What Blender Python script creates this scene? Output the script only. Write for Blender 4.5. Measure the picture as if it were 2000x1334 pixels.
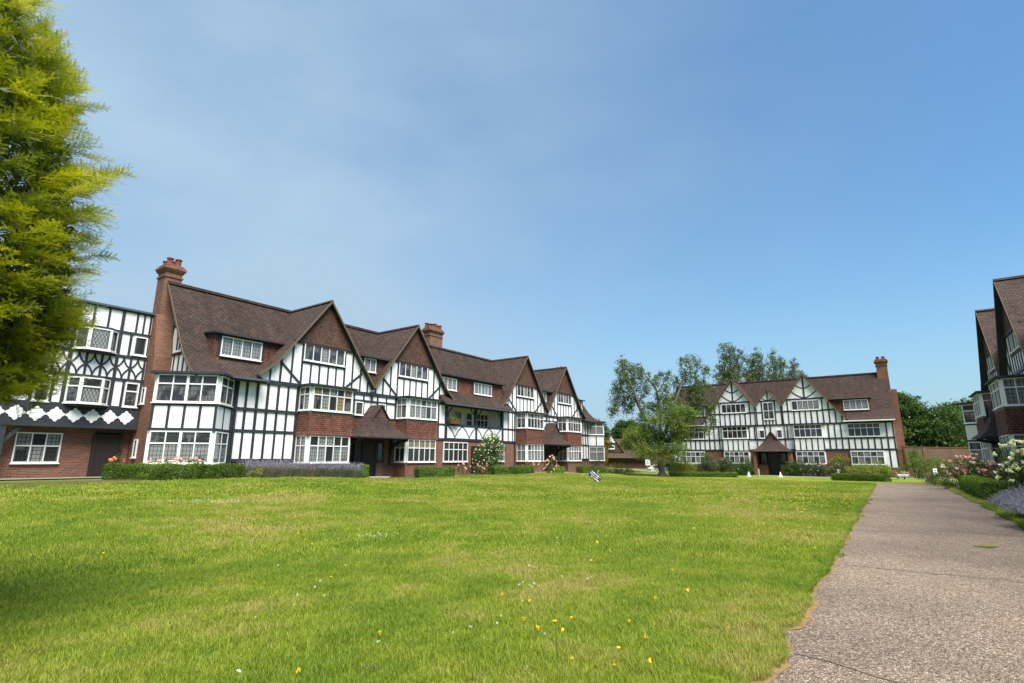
import bpy, math, random
import numpy as np
from mathutils import Vector
R=math.radians
random.seed(7); rng=np.random.default_rng(7)
for o in list(bpy.data.objects): bpy.data.objects.remove(o)
scene=bpy.context.scene; col=scene.collection

# ------------------------------------------------ camera, light, exposure
EYE=1.45
cd=bpy.data.cameras.new('camera'); cam=bpy.data.objects.new('camera',cd); col.objects.link(cam)
cam.location=(0,0,EYE); cam.rotation_euler=(R(90+12.431),0,0)
cam.rotation_euler=(cam.rotation_euler.to_matrix() @ __import__('mathutils').Matrix.Rotation(R(0.144),3,'Z')).to_euler()
cd.sensor_width=36; cd.lens=36*1026.8/2000; cd.clip_end=3000; cd.clip_start=.05
scene.camera=cam
SUN_EL,SUN_AZ=60,153     # azimuth clockwise from +Y: sun behind the camera, to its right
w=bpy.data.worlds.new('World'); scene.world=w; w.use_nodes=True
nt=w.node_tree; N=nt.nodes; L=nt.links
bg=N['Background']; sky=N.new('ShaderNodeTexSky'); sky.sky_type='NISHITA'; sky.sun_disc=False
sky.sun_elevation=R(SUN_EL); sky.sun_rotation=R(SUN_AZ); sky.air_density=1.3; sky.dust_density=1.2; sky.ozone_density=2.2
tc=N.new('ShaderNodeTexCoord'); mp=N.new('ShaderNodeMapping'); mp.inputs['Scale'].default_value=(1.0,1.4,2.2); mp.inputs['Rotation'].default_value=(0,.5,.3)
nz=N.new('ShaderNodeTexNoise'); nz.inputs['Scale'].default_value=1.5; nz.inputs['Detail'].default_value=5; nz.inputs['Roughness'].default_value=.5
L.new(tc.outputs['Generated'],mp.inputs[0]); L.new(mp.outputs[0],nz.inputs[0])
sep=N.new('ShaderNodeSeparateXYZ'); L.new(tc.outputs['Generated'],sep.inputs[0])
def wm(op,a,b=None,clamp=False):
    m=N.new('ShaderNodeMath'); m.operation=op; m.use_clamp=clamp
    for i,v in enumerate((a,b)):
        if v is None: continue
        if isinstance(v,(int,float)): m.inputs[i].default_value=v
        else: L.new(v,m.inputs[i])
    return m.outputs[0]
veil=wm('MULTIPLY',wm('ADD',nz.outputs[0],-.30),2.0,True)          # thin high cloud
west=wm('ADD',wm('MULTIPLY',sep.outputs[0],-.95),.64,True)          # thicker towards -X
low=wm('SUBTRACT',1.0,wm('MULTIPLY',sep.outputs[2],2.6),True)       # pale near the horizon
low2=wm('MULTIPLY',low,low)
fac=wm('ADD',wm('MULTIPLY',wm('ADD',veil,.35),west),wm('MULTIPLY',low2,.8),True)
mx=N.new('ShaderNodeMix'); mx.data_type='RGBA'
tint=N.new('ShaderNodeMix'); tint.data_type='RGBA'; tint.blend_type='MULTIPLY'; tint.inputs[0].default_value=1
L.new(sky.outputs[0],tint.inputs[6]); tint.inputs[7].default_value=(.455,.665,.775,1)
L.new(fac,mx.inputs[0]); L.new(tint.outputs[2],mx.inputs[6]); mx.inputs[7].default_value=(1.9,2.68,3.45,1)
L.new(mx.outputs[2],bg.inputs['Color']); bg.inputs['Strength'].default_value=.12
sd=bpy.data.lights.new('sun','SUN'); sd.energy=4.8; sd.angle=R(40); sd.color=(1,.95,.87)
sun=bpy.data.objects.new('sun',sd); col.objects.link(sun)
dv=Vector((math.sin(R(SUN_AZ))*math.cos(R(SUN_EL)),math.cos(R(SUN_AZ))*math.cos(R(SUN_EL)),math.sin(R(SUN_EL))))
sun.rotation_euler=dv.to_track_quat('Z','Y').to_euler(); sun.location=(20,-30,40)
scene.view_settings.view_transform='Standard'; scene.view_settings.look='None'
scene.view_settings.exposure=.95; scene.view_settings.gamma=1

# ------------------------------------------------ frames
TH=R(54.9); DX,DY=math.cos(TH),math.sin(TH)            # along range A
OX,OY=DY,-DX                                          # outward from range A
OA=(-OX*27.22,-OY*27.22)
def W(t,n): return (OA[0]+DX*t+OX*n, OA[1]+DY*t+OY*n)
def TN(x,y):
    a,b=x-OA[0],y-OA[1]; return a*DX+b*DY, a*OX+b*OY
def ss(a,b,x):
    x=np.clip((x-a)/(b-a),0,1); return x*x*(3-2*x)
def gz(x,y):
    t,n=TN(np.asarray(x,float),np.asarray(y,float))
    hA=.48-.30*ss(12,25,t)
    z=hA*ss(17,3.5,n)
    wB=ss(36,54,t)*ss(-2,9,n)
    z=z*(1-wB)-.36*wB
    far=ss(68,90,t)
    return z*(1-far)-.6*far -.85*np.exp(-(((np.asarray(x)-20)/5.5)**2+((np.asarray(y)-73)/5.)**2)**2)+ .03*np.sin(x*.35)*np.sin(y*.27)*ss(4,12,np.hypot(x,y))
def g(x,y): return float(gz(x,y))

# ------------------------------------------------ materials
MATS={}
class NT:
    def __init__(s,name):
        s.m=bpy.data.materials.new(name); s.m.use_nodes=True; s.t=s.m.node_tree; s.b=s.t.nodes['Principled BSDF']
    def n(s,t,**k):
        x=s.t.nodes.new('ShaderNode'+t)
        for a,b in k.items():
            if a in x.inputs: s.set(x.inputs[a],b)
            else: setattr(x,a,b)
        return x
    def set(s,i,v):
        if hasattr(v,'is_linked') : s.t.links.new(v,i)
        elif isinstance(v,tuple) and len(v)==3 and i.type=='RGBA': i.default_value=(*v,1)
        else: i.default_value=v
    def math(s,op,a,b=0,clamp=False):
        x=s.n('Math',operation=op,use_clamp=clamp); s.set(x.inputs[0],a); s.set(x.inputs[1],b); return x.outputs[0]
    def mix(s,f,a,b,mode='MIX'):
        x=s.n('Mix',data_type='RGBA',blend_type=mode); s.set(x.inputs[0],f); s.set(x.inputs[6],a); s.set(x.inputs[7],b); return x.outputs[2]
    def ramp(s,f,stops):
        x=s.n('ValToRGB'); s.set(x.inputs[0],f); e=x.color_ramp.elements
        while len(e)<len(stops): e.new(.5)
        for q,(p,c) in zip(e,stops): q.position=p; q.color=(*c,1) if len(c)==3 else c
        return x.outputs[0]
    def noise(s,vec,scale,detail=4,rough=.55):
        x=s.n('TexNoise',Scale=scale,Detail=detail,Roughness=rough)
        if vec is not None: s.set(x.inputs['Vector'],vec)
        return x.outputs[0]
    def uv(s): return s.n('TexCoord').outputs['UV']
    def obj(s): return s.n('TexCoord').outputs['Object']
    def pos(s): return s.n('NewGeometry').outputs['Position']
    def bump(s,h,st=.3,d=.02):
        x=s.n('Bump',Strength=st,Distance=d); s.set(x.inputs['Height'],h); s.set(s.b.inputs['Normal'],x.outputs[0])
    def fin(s,c,rough=.8,spec=.3):
        s.set(s.b.inputs['Base Color'],c); s.set(s.b.inputs['Roughness'],rough); s.b.inputs['Specular IOR Level'].default_value=spec
        return s.m
def m_brick(name,c1,c2,mort,bw=.225,rh=.075,ms=.009,var=.5,dark=(.5,.5,.5),moss=0,tile=False):
    s=NT(name); uv=s.uv()
    wob=s.n('Mapping',Scale=(1,1,1)); s.set(wob.inputs[0],uv)
    br=s.n('TexBrick',offset=.5); s.set(br.inputs['Vector'],uv)
    for k,v in (('Color1',c1),('Color2',c2),('Mortar',mort),('Scale',1.),('Mortar Size',ms),('Mortar Smooth',.3),('Bias',0.),('Brick Width',bw),('Row Height',rh)): s.set(br.inputs[k],v)
    big=s.noise(uv,.55,5,.6); mid=s.noise(uv,6,3)
    c=s.mix(s.math('MULTIPLY',s.math('SUBTRACT',big,.35,True),var*2,True),br.outputs[0],s.mix(1.0,br.outputs[0],dark,'MULTIPLY'))
    c=s.mix(s.math('MULTIPLY',s.math('SUBTRACT',mid,.45,True),1.2,True),c,s.mix(1.0,c,(1.5,1.35,1.25),'MULTIPLY'))
    if tile:
        st=s.n('Mapping',Scale=(2.2,.35,1.)); s.set(st.inputs[0],uv)
        c=s.mix(s.math('MULTIPLY',s.math('SUBTRACT',s.noise(st.outputs[0],1.,5,.65),.48,True),2.6,True),c,s.mix(1.0,c,(.52,.5,.5),'MULTIPLY'))
        c=s.mix(s.math('MULTIPLY',s.math('SUBTRACT',s.noise(uv,.9,6,.7),.53,True),4,True),c,s.mix(1.0,c,(1.75,1.45,1.25),'MULTIPLY'))
        c=s.mix(s.math('MULTIPLY',s.math('SUBTRACT',s.noise(uv,3.1,4,.75),.60,True),3,True),c,(.105,.10,.075))
    if moss: 
        c=s.mix(s.math('MULTIPLY',s.math('SUBTRACT',s.noise(uv,1.3,6,.7),.52,True),moss*6,True),c,(.085,.085,.03))
    if tile:
        sp=s.n('SeparateXYZ'); s.set(sp.inputs[0],uv)
        saw=s.math('FRACT',s.math('DIVIDE',sp.outputs[1],rh))
        s.bump(s.math('ADD',s.math('MULTIPLY',saw,-1.0),s.math('MULTIPLY',s.noise(uv,11,2),.9)),.9,.03)
    else: s.bump(s.math('SUBTRACT',s.math('MULTIPLY',mid,.4),br.outputs['Fac']),.5,.01)
    return s.fin(c,.85,.25)
M={}
M['brick']=m_brick('red_brick',(.225,.085,.048),(.12,.045,.03),(.22,.18,.14))
M['brick_soft']=m_brick('weathered_brick',(.17,.082,.048),(.10,.052,.035),(.15,.12,.085),dark=(.45,.5,.35),var=.9,moss=.12)
M['roof']=m_brick('brown_roof_tile',(.080,.050,.038),(.038,.028,.024),(.012,.009,.008),.2,.13,.016,.7,(.55,.52,.5),moss=.0,tile=True)
M['roof_far']=m_brick('red_brown_roof_tile',(.078,.046,.037),(.045,.030,.026),(.016,.01,.009),.2,.14,.016,.5,(.65,.6,.6),tile=True)
M['roof_moss']=m_brick('mossy_roof_tile',(.1,.07,.04),(.06,.045,.03),(.02,.015,.01),.17,.12,.012,.6,(.6,.6,.5),moss=.5,tile=True)
M['tilehang']=m_brick('hung_clay_tile',(.115,.058,.038),(.06,.033,.025),(.022,.012,.01),.17,.115,.014,.5,(.6,.55,.5),tile=True)
M['apron']=m_brick('red_hung_tile',(.175,.068,.042),(.078,.036,.027),(.03,.014,.01),.17,.115,.014,.5,(.65,.55,.5),tile=True)
def m_render():
    s=NT('white_render'); uv=s.obj()
    n1=s.noise(uv,.8,6,.65); n2=s.noise(uv,22,3)
    mp=s.n('Mapping',Scale=(9.,9.,.8)); s.set(mp.inputs[0],uv)
    st=s.noise(mp.outputs[0],1,4,.6)
    c=s.ramp(n1,[(.35,(.82,.81,.79)),(.65,(.72,.715,.70))])
    c=s.mix(s.math('MULTIPLY',s.math('SUBTRACT',st,.52,True),2.4,True),c,(.52,.50,.45))
    s.bump(n2,.35,.01); return s.fin(c,.85,.2)
M['render']=m_render()
def m_plain(name,c,c2=None,rough=.6,spec=.4,scale=6,bump=0):
    s=NT(name); n=s.noise(s.obj(),scale,5,.6)
    cc=s.mix(n,c,c2) if c2 else c
    if bump: s.bump(s.noise(s.obj(),scale*8,3),bump,.01)
    return s.fin(cc,rough,spec)
M['timber']=m_plain('black_timber',(.010,.012,.017),(.042,.046,.055),.6,.35,3,.3)
M['white']=m_plain('white_paint',(.80,.80,.77),(.70,.70,.67),.45,.4,4)
M['verge']=m_plain('tan_verge',(.16,.12,.075),(.09,.065,.045),.85,.2,5)
M['lead']=m_plain('grey_lead',(.05,.055,.065),(.10,.105,.12),.55,.4,4)
M['door']=m_plain('dark_oak',(.012,.010,.009),(.03,.022,.018),.5,.4,8)
M['dark']=m_plain('recess_shade_black',(.008,.008,.008),None,.9,.1)  # near-black colour standing in for the shade in door recess and porch
M['garage_door']=m_plain('brown_boarding',(.13,.045,.028),(.08,.03,.022),.6,.3,5)
M['pot']=m_plain('clay_pot',(.2,.065,.04),(.12,.045,.03),.8,.2,9)
M['stone']=m_plain('pale_stone',(.42,.38,.30),(.3,.28,.23),.9,.2,7,.4)
M['brass']=m_plain('brass',(.4,.3,.1),None,.3,.5)
M['steel']=m_plain('grey_post',(.3,.32,.34),None,.4,.5)
M['black']=m_plain('black_plastic',(.015,.013,.02),None,.5,.4)
M['signwhite']=m_plain('sign_white',(.8,.8,.8),None,.5,.4)
M['ink']=m_plain('sign_ink',(.08,.09,.12),None,.5,.4)
M['plank']=m_plain('pale_wood',(.42,.36,.24),(.3,.25,.17),.8,.2,9)
def m_pane(name,kind,diamond=False):
    s=NT(name); uv=s.uv()
    v=uv
    if diamond:
        mpn=s.n('Mapping',Rotation=(0,0,R(45)),Scale=(1.15,.85,1)); 
        mp2=s.n('Mapping',Scale=(1.25,.8,1)); s.set(mp2.inputs[0],uv); s.set(mpn.inputs[0],mp2.outputs[0]); v=mpn.outputs[0]
    br=s.n('TexBrick',offset=0.0); s.set(br.inputs['Vector'],v)
    for k,val in (('Scale',1.),('Mortar Size',.013 if not diamond else .014),('Mortar Smooth',.2),('Brick Width',.155),('Row Height',.19 if not diamond else .155)): s.set(br.inputs[k],val)
    sp=s.n('SeparateXYZ'); s.set(sp.inputs[0],uv)
    fold=s.n('TexWave',Scale=7.,Distortion=2.,Detail=2.); s.set(fold.inputs['Vector'],uv)
    dk=s.noise(s.obj(),1.6,3)
    if kind=='net': base=s.mix(fold.outputs[1],(.13,.135,.13),(.34,.34,.32)); base=s.mix(s.math('MULTIPLY',s.math('SUBTRACT',dk,.5,True),2.5,True),base,(.08,.085,.09))
    elif kind=='mid': base=s.mix(s.ramp(dk,[(.46,(0,0,0)),(.54,(1,1,1))]),(.02,.02,.02),s.mix(fold.outputs[1],(.06,.06,.06),(.18,.175,.165)))
    elif kind=='warm': base=s.mix(fold.outputs[1],(.20,.13,.06),(.33,.25,.14))
    else: base=s.mix(dk,(.01,.01,.011),(.045,.045,.045))
    c=s.mix(br.outputs['Fac'],base,(.035,.037,.04))
    s.set(s.b.inputs['Roughness'],.1); 
    b=s.n('Bump',Strength=.15,Distance=.01); s.set(b.inputs['Height'],s.noise(uv,5,1)); s.set(s.b.inputs['Normal'],b.outputs[0])
    s.set(s.b.inputs['Base Color'],c); s.b.inputs['Specular IOR Level'].default_value=.6
    return s.m
for d in (0,1):
    for k in ('net','mid','dark','warm'): M[('p',k,d)]=m_pane('%s_%s_pane'%(k,'diamond' if d else 'leaded'),k,bool(d))
def m_leaf(name,stops,trans=.35,rough=.5,scale=.5):
    s=NT(name); a=s.n('Attribute',attribute_name='v'); 
    n=s.noise(s.pos(),scale,3)
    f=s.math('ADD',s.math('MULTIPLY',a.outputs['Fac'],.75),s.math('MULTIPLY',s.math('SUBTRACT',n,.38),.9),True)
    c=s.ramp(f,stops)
    s.fin(c,rough,.35)
    tr=s.n('BsdfTranslucent'); s.set(tr.inputs[0],s.mix(1.0,c,(1.5,1.6,.8),'MULTIPLY'))
    ms=s.n('MixShader'); ms.inputs[0].default_value=trans
    s.t.links.new(s.b.outputs[0],ms.inputs[1]); s.t.links.new(tr.outputs[0],ms.inputs[2]); s.t.links.new(ms.outputs[0],s.t.nodes['Material Output'].inputs[0])
    return s.m
def leafset(name,dark,mid,light,**k): M[name]=m_leaf(name,[(0,dark),(.5,mid),(1,light)],**k)
leafset('yew_leaf',(.03,.05,.004),(.19,.225,.010),(.46,.43,.018),trans=.35,scale=2.2)
leafset('birch_leaf',(.03,.05,.018),(.08,.115,.035),(.16,.19,.07))
leafset('willow_leaf',(.05,.085,.015),(.12,.17,.03),(.21,.25,.06))
leafset('poplar_leaf',(.04,.06,.025),(.09,.12,.045),(.17,.2,.085))
leafset('dark_leaf',(.012,.032,.006),(.04,.085,.015),(.11,.17,.03))
leafset('box_leaf',(.022,.055,.006),(.07,.13,.012),(.18,.27,.02))
leafset('box_bright',(.05,.10,.008),(.11,.19,.015),(.22,.31,.03))
leafset('gold_leaf',(.09,.12,.01),(.2,.24,.02),(.34,.36,.04))
leafset('rose_leaf',(.03,.06,.015),(.075,.12,.03),(.15,.2,.06))
leafset('grey_leaf',(.03,.04,.02),(.07,.085,.045),(.15,.16,.09))
leafset('rust_leaf',(.11,.06,.012),(.2,.12,.02),(.26,.18,.03))
leafset('lav_leaf',(.06,.075,.05),(.12,.14,.09),(.19,.2,.13))
leafset('lav_flower',(.19,.17,.27),(.27,.25,.38),(.38,.36,.48),trans=.3)
leafset('pink_petal',(.66,.28,.30),(.8,.46,.46),(.85,.68,.62),trans=.3)
leafset('cream_petal',(.7,.66,.42),(.8,.78,.6),(.85,.84,.74),trans=.3)
leafset('coral_petal',(.7,.14,.08),(.8,.3,.18),(.8,.45,.3),trans=.3)
leafset('yellow_petal',(.75,.5,.01),(.85,.62,.02),(.9,.72,.05),trans=.2)
leafset('white_petal',(.6,.58,.5),(.75,.74,.68),(.8,.8,.76),trans=.2)
M['bark']=m_plain('grey_bark',(.20,.17,.13),(.07,.06,.045),.9,.2,4,.8)
M['bark_dark']=m_plain('brown_bark',(.07,.05,.035),(.03,.022,.016),.9,.2,5,.8)
M['stem']=m_plain('green_stem',(.06,.09,.02),(.09,.12,.03),.7,.3)
def grasscol(s,a=None):
    p=s.pos()
    n1=s.noise(p,.22,5,.6); n2=s.noise(p,1.3,4,.6); n3=s.noise(p,.09,3)
    lush=(.165,.25,.018); mid=(.24,.305,.026); dry=(.36,.335,.085)
    f=s.math('ADD',s.math('MULTIPLY',s.math('SUBTRACT',n1,.5),1.5),s.math('ADD',s.math('MULTIPLY',s.math('SUBTRACT',n2,.5),.9),.60))
    c=s.ramp(f,[(.45,lush),(.62,mid),(.82,dry)])
    c=s.mix(s.math('MULTIPLY',s.math('SUBTRACT',n3,.5,True),3,True),c,(.22,.285,.018))
    return c
s=NT('lawn_turf'); c=grasscol(s); fine=s.noise(s.pos(),34,4,.75); fin2=s.noise(s.pos(),9,4,.7)
c=s.mix(s.math('MULTIPLY',s.math('SUBTRACT',fine,.35,True),2.6,True),s.mix(1.0,c,(.45,.5,.4),'MULTIPLY'),s.mix(1.0,c,(.98,.96,.92),'MULTIPLY'))  # turf colour darkened to match the shade among the grass blades
s.bump(s.math('ADD',fine,fin2),.9,.04); M['lawn']=s.fin(c,.9,.1)
s=NT('grass_blade'); c=grasscol(s); at=s.n('Attribute',attribute_name='v')
c=s.mix(1.0,c,s.ramp(at.outputs['Fac'],[(0,(.42,.52,.35)),(.5,(1.0,1.0,.95)),(.86,(1.35,1.27,1.25)),(.93,(1.9,1.45,2.6)),(1,(2.1,1.5,3))]),'MULTIPLY')
s.fin(c,.55,.3); tr=s.n('BsdfTranslucent'); s.set(tr.inputs[0],c); ms=s.n('MixShader'); ms.inputs[0].default_value=.4
s.t.links.new(s.b.outputs[0],ms.inputs[1]); s.t.links.new(tr.outputs[0],ms.inputs[2]); s.t.links.new(ms.outputs[0],s.t.nodes['Material Output'].inputs[0]); M['blade']=s.m
s=NT('garden_soil'); M['soil']=s.fin(s.ramp(s.noise(s.pos(),3,6,.7),[(.3,(.05,.035,.02)),(.7,(.12,.10,.04))]),.95,.1)
s=NT('rough_ground'); M['terrain']=s.fin(s.ramp(s.noise(s.pos(),.4,6,.7),[(.35,(.07,.11,.02)),(.7,(.12,.16,.03))]),.95,.1)
s=NT('dry_edge'); c=s.ramp(s.noise(s.pos(),14,6,.75),[(.3,(.10,.065,.035)),(.5,(.24,.15,.075)),(.62,(.17,.17,.05)),(.75,(.30,.21,.11))]); s.bump(s.noise(s.pos(),60,3),.6,.02); M['edge']=s.fin(c,.95,.1)
s=NT('exposed_aggregate_path'); p=s.pos()
v1=s.n('TexVoronoi',Scale=70.,Randomness=1.); s.set(v1.inputs['Vector'],p)
vd=s.n('TexVoronoi',Scale=70.,feature='DISTANCE_TO_EDGE'); s.set(vd.inputs['Vector'],p)
sx=s.n('SeparateColor'); s.set(sx.inputs[0],v1.outputs['Color'])
peb=s.ramp(sx.outputs[0],[(0,(.09,.062,.042)),(.25,(.20,.14,.096)),(.5,(.30,.215,.152)),(.8,(.41,.305,.22)),(.955,(.45,.37,.28)),(1,(.66,.60,.50))])
c=s.mix(s.ramp(vd.outputs['Distance'],[(.02,(1,1,1)),(.10,(0,0,0))]),peb,(.095,.068,.048))
n1=s.noise(p,.5,6,.65); c=s.mix(s.math('MULTIPLY',s.math('SUBTRACT',n1,.40,True),3.6,True),c,s.mix(1.0,c,(.66,.66,.68),'MULTIPLY'))
n2=s.noise(p,1.7,5,.7); c=s.mix(s.math('MULTIPLY',s.math('SUBTRACT',n2,.6,True),3,True),c,s.mix(.6,c,(.20,.19,.10)))
s.bump(s.ramp(vd.outputs['Distance'],[(0,(0,0,0)),(.2,(1,1,1))]),.9,.006); M['path']=s.fin(c,.75,.3)
s=NT('path_joint'); M['joint']=s.fin(s.ramp(s.noise(s.pos(),14,5,.7),[(.35,(.06,.05,.035)),(.6,(.20,.165,.13))]),.95,.1)
s=NT('road'); c=s.ramp(s.noise(s.pos(),30,5,.7),[(.3,(.16,.14,.12)),(.7,(.26,.23,.2))]); M['asphalt']=s.fin(c,.9,.2)

# ------------------------------------------------ mesh builder
class MB:
    def __init__(s): s.v=[]; s.f=[]; s.m=[]; s.fr=(0,0,0)
    def frame(s,ang=0,ox=0,oy=0): s.fr=(ang,ox,oy); return s
    def P(s,p):
        a,ox,oy=s.fr; c,q=math.cos(a),math.sin(a)
        s.v.append((ox+p[0]*c-p[1]*q, oy+p[0]*q+p[1]*c, p[2])); return len(s.v)-1
    def face(s,pts,m=0): s.f.append([s.P(p) for p in pts]); s.m.append(m)
    def box(s,x0,x1,y0,y1,z0,z1,m=0):
        i=[s.P(p) for p in ((x0,y0,z0),(x1,y0,z0),(x1,y1,z0),(x0,y1,z0),(x0,y0,z1),(x1,y0,z1),(x1,y1,z1),(x0,y1,z1))]
        for q in ((0,1,5,4),(1,2,6,5),(2,3,7,6),(3,0,4,7),(4,5,6,7),(3,2,1,0)): s.f.append([i[k] for k in q]); s.m.append(m)
    def prism(s,xz,y0,y1,m=0):      # polygon in x,z (CCW seen from -y) extruded y0..y1
        n=len(xz); a=[s.P((x,y0,z)) for x,z in xz]; b=[s.P((x,y1,z)) for x,z in xz]
        s.f.append(a); s.m.append(m); s.f.append(b[::-1]); s.m.append(m)
        for k in range(n):
            j=(k+1)%n; s.f.append([a[j],a[k],b[k],b[j]]); s.m.append(m)
    def beam(s,a,b,wd,y0=None,y1=.02,m=0):
        if y0 is None: y0=-(.03+random.random()*.012); wd*=random.uniform(.9,1.1); a=(a[0]+random.uniform(-.012,.012),a[1]); b=(b[0]+random.uniform(-.012,.012),b[1])
        dx,dz=b[0]-a[0],b[1]-a[1]; l=math.hypot(dx,dz) or 1; nx,nz=-dz/l*wd/2,dx/l*wd/2
        s.prism([(a[0]+nx,a[1]+nz),(a[0]-nx,a[1]-nz),(b[0]-nx,b[1]-nz),(b[0]+nx,b[1]+nz)],y0,y1,m)
    def arc(s,a,b,sag,wd,n=6,**k):   # curved timber
        dx,dz=b[0]-a[0],b[1]-a[1]; l=math.hypot(dx,dz); px,pz=-dz/l,dx/l
        y0=-(.028+random.random()*.01)
        pts=[(a[0]+dx*t+px*sag*4*t*(1-t), a[1]+dz*t+pz*sag*4*t*(1-t)) for t in [i/n for i in range(n+1)]]
        L_=[];R_=[]
        for i,p in enumerate(pts):
            q=pts[min(i+1,n)]; o=pts[max(i-1,0)]; ex,ez=q[0]-o[0],q[1]-o[1]; el=math.hypot(ex,ez)
            L_.append((p[0]-ez/el*wd/2,p[1]+ex/el*wd/2)); R_.append((p[0]+ez/el*wd/2,p[1]-ex/el*wd/2))
        for i in range(n):
            s.prism([L_[i],R_[i],R_[i+1],L_[i+1]],y0,.02)
    def slab(s,prof,a0,a1,axis='x',th=.12,m=0,m2=None):
        # prof: [(p,z)...]; extruded along axis a0..a1; m2 = edge material
        if m2 is None: m2=m
        def pt(p,a,z): return (a,p,z) if axis=='x' else (p,a,z)
        n=len(prof)
        T=[[s.P(pt(p,a,z)) for p,z in prof] for a in (a0,a1)]
        B=[[s.P(pt(p,a,z-th)) for p,z in prof] for a in (a0,a1)]
        def add(q,mm): s.f.append(q); s.m.append(mm)
        for k in range(n-1):
            add([T[0][k],T[0][k+1],T[1][k+1],T[1][k]],m); add([B[0][k],B[1][k],B[1][k+1],B[0][k+1]],m2)
            add([T[0][k],B[0][k],B[0][k+1],T[0][k+1]],m2); add([T[1][k],T[1][k+1],B[1][k+1],B[1][k]],m2)
        for k in (0,n-1): add([T[0][k],T[1][k],B[1][k],B[0][k]],m2)
    def cyl(s,p,q,r0,r1=None,n=8,m=0,cap=True):
        r1=r0 if r1 is None else r1; p=Vector(p); q=Vector(q); d=(q-p).normalized()
        u=d.orthogonal().normalized(); v=d.cross(u)
        A=[s.P(p+(u*math.cos(6.2832*k/n)+v*math.sin(6.2832*k/n))*r0) for k in range(n)]
        B=[s.P(q+(u*math.cos(6.2832*k/n)+v*math.sin(6.2832*k/n))*r1) for k in range(n)]
        for k in range(n): j=(k+1)%n; s.f.append([A[k],A[j],B[j],B[k]]); s.m.append(m)
        if cap: s.f.append(A[::-1]); s.m.append(m); s.f.append(B); s.m.append(m)
    def lathe(s,c,prof,n=12,m=0):
        rings=[[s.P((c[0]+r*math.cos(6.2832*k/n),c[1]+r*math.sin(6.2832*k/n),c[2]+z)) for k in range(n)] for r,z in prof]
        for a,b in zip(rings,rings[1:]):
            for k in range(n): j=(k+1)%n; s.f.append([a[k],a[j],b[j],b[k]]); s.m.append(m)
        s.f.append(rings[-1]); s.m.append(m)
    def build(s,name,mats,parent=None,loc=(0,0,0),rz=0,smooth=False):
        me=bpy.data.meshes.new(name); me.from_pydata(s.v,[],s.f); 
        if not isinstance(mats,(list,tuple)): mats=[mats]
        for m in mats: me.materials.append(M[m])
        me.update()
        if len(mats)>1: me.polygons.foreach_set('material_index',s.m)
        uvl=me.uv_layers.new(name='UVMap').data
        Z=Vector((0,0,1)); co=[Vector(v) for v in s.v]
        for p in me.polygons:
            nn=p.normal
            t=Z.cross(nn)
            t=t.normalized() if t.length>.05 else Vector((1,0,0))
            b=nn.cross(t)
            for li,vi in zip(p.loop_indices,p.vertices): uvl[li].uv=(co[vi].dot(t),co[vi].dot(b))
        if smooth: me.polygons.foreach_set('use_smooth',[True]*len(me.polygons))
        o=bpy.data.objects.new(name,me); col.objects.link(o)
        if parent: o.parent=parent
        o.location=loc; o.rotation_euler=(0,0,rz); return o
def tag(o,label,cat=None,group=None,kind=None):
    if label: o['label']=label
    if cat: o['category']=cat
    if group: o['group']=group
    if kind: o['kind']=kind
    return o
def empty(name,loc,rz,label,cat,group=None):
    o=bpy.data.objects.new(name,None); col.objects.link(o); o.location=loc; o.rotation_euler=(0,0,rz); o.empty_display_size=.3
    return tag(o,label,cat,group)

# ------------------------------------------------ windows
def window(par,fr,u0,u1,z0,z1,d=0,n=5,trans=.34,kinds=('net',),wide=None,diamond=0,name='window',sill=True,fw=.058,lab=None):
    """glazed window in the wall plane of frame fr; d = plane depth (outwards negative)"""
    ang,ox,oy=fr; uc=(u0+u1)/2; W_=u1-u0; H=z1-z0; c,q=math.cos(ang),math.sin(ang)
    b=MB(); hw=W_/2; yo,yi=-.06,.03
    b.box(-hw,-hw+fw,yo,yi,0,H); b.box(hw-fw,hw,yo,yi,0,H); b.box(-hw+fw,hw-fw,yo+.002,yi,H-fw,H); b.box(-hw+fw,hw-fw,yo+.002,yi,0,fw)
    if sill: b.box(-hw-.04,hw+.04,yo-.05,yi,-.055,0)
    iw=W_-2*fw; cw=iw/n; mw=.046
    tz=H*(1-trans) if trans else None
    for k in range(1,n):
        x=-hw+fw+cw*k; ww=mw*2.6 if wide is not None and k in wide else mw
        b.box(x-ww/2,x+ww/2,yo+.004,yi,fw,H-fw)
    if tz: b.box(-hw+fw,hw-fw,yo+.008,yi,tz-.03,tz+.03)
    pb=MB(); keys=sorted(set(kinds)); 
    casb=b
    for k in range(n):
        x0=-hw+fw+cw*k+.03; x1=-hw+fw+cw*(k+1)-.03
        rows=[(fw+.01,(tz-.03 if tz else H-fw))]+([(tz+.03,H-fw)] if tz else [])
        for (a,e) in rows:
            kd=kinds[(k+len(pb.f))%len(kinds)] if len(kinds)>1 else kinds[0]
            if random.random()<.12: kd='dark' if 'dark' not in kinds else 'mid'
            if kd not in keys: keys.append(kd)
            tx=random.uniform(-.006,.006); tz_=random.uniform(-.008,.008)
            pb.face([(x0,-.012+tx,a),(x1,-.012-tx,a),(x1,-.012-tx+tz_,e),(x0,-.012+tx+tz_,e)],keys.index(kd))
            if (k%2==0 or n<3) and e-a>.2:          # opening casement: slim dark inner frame
                cf=.025
                for bx in ((x0-.005,x0+cf,a,e),(x1-cf,x1+.005,a,e),(x0+cf,x1-cf,a,a+cf),(x0+cf,x1-cf,e-cf,e)):
                    casb.box(bx[0],bx[1],-.035,-.005,bx[2],bx[3],1)
    o=b.build(name,['white','lead'],par,(ox+uc*c-d*q,oy+uc*q+d*c,z0),ang)
    if lab: o['label']=lab
    pb.build('pane',[('p',kk,diamond) for kk in keys],o)
    return o
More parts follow.
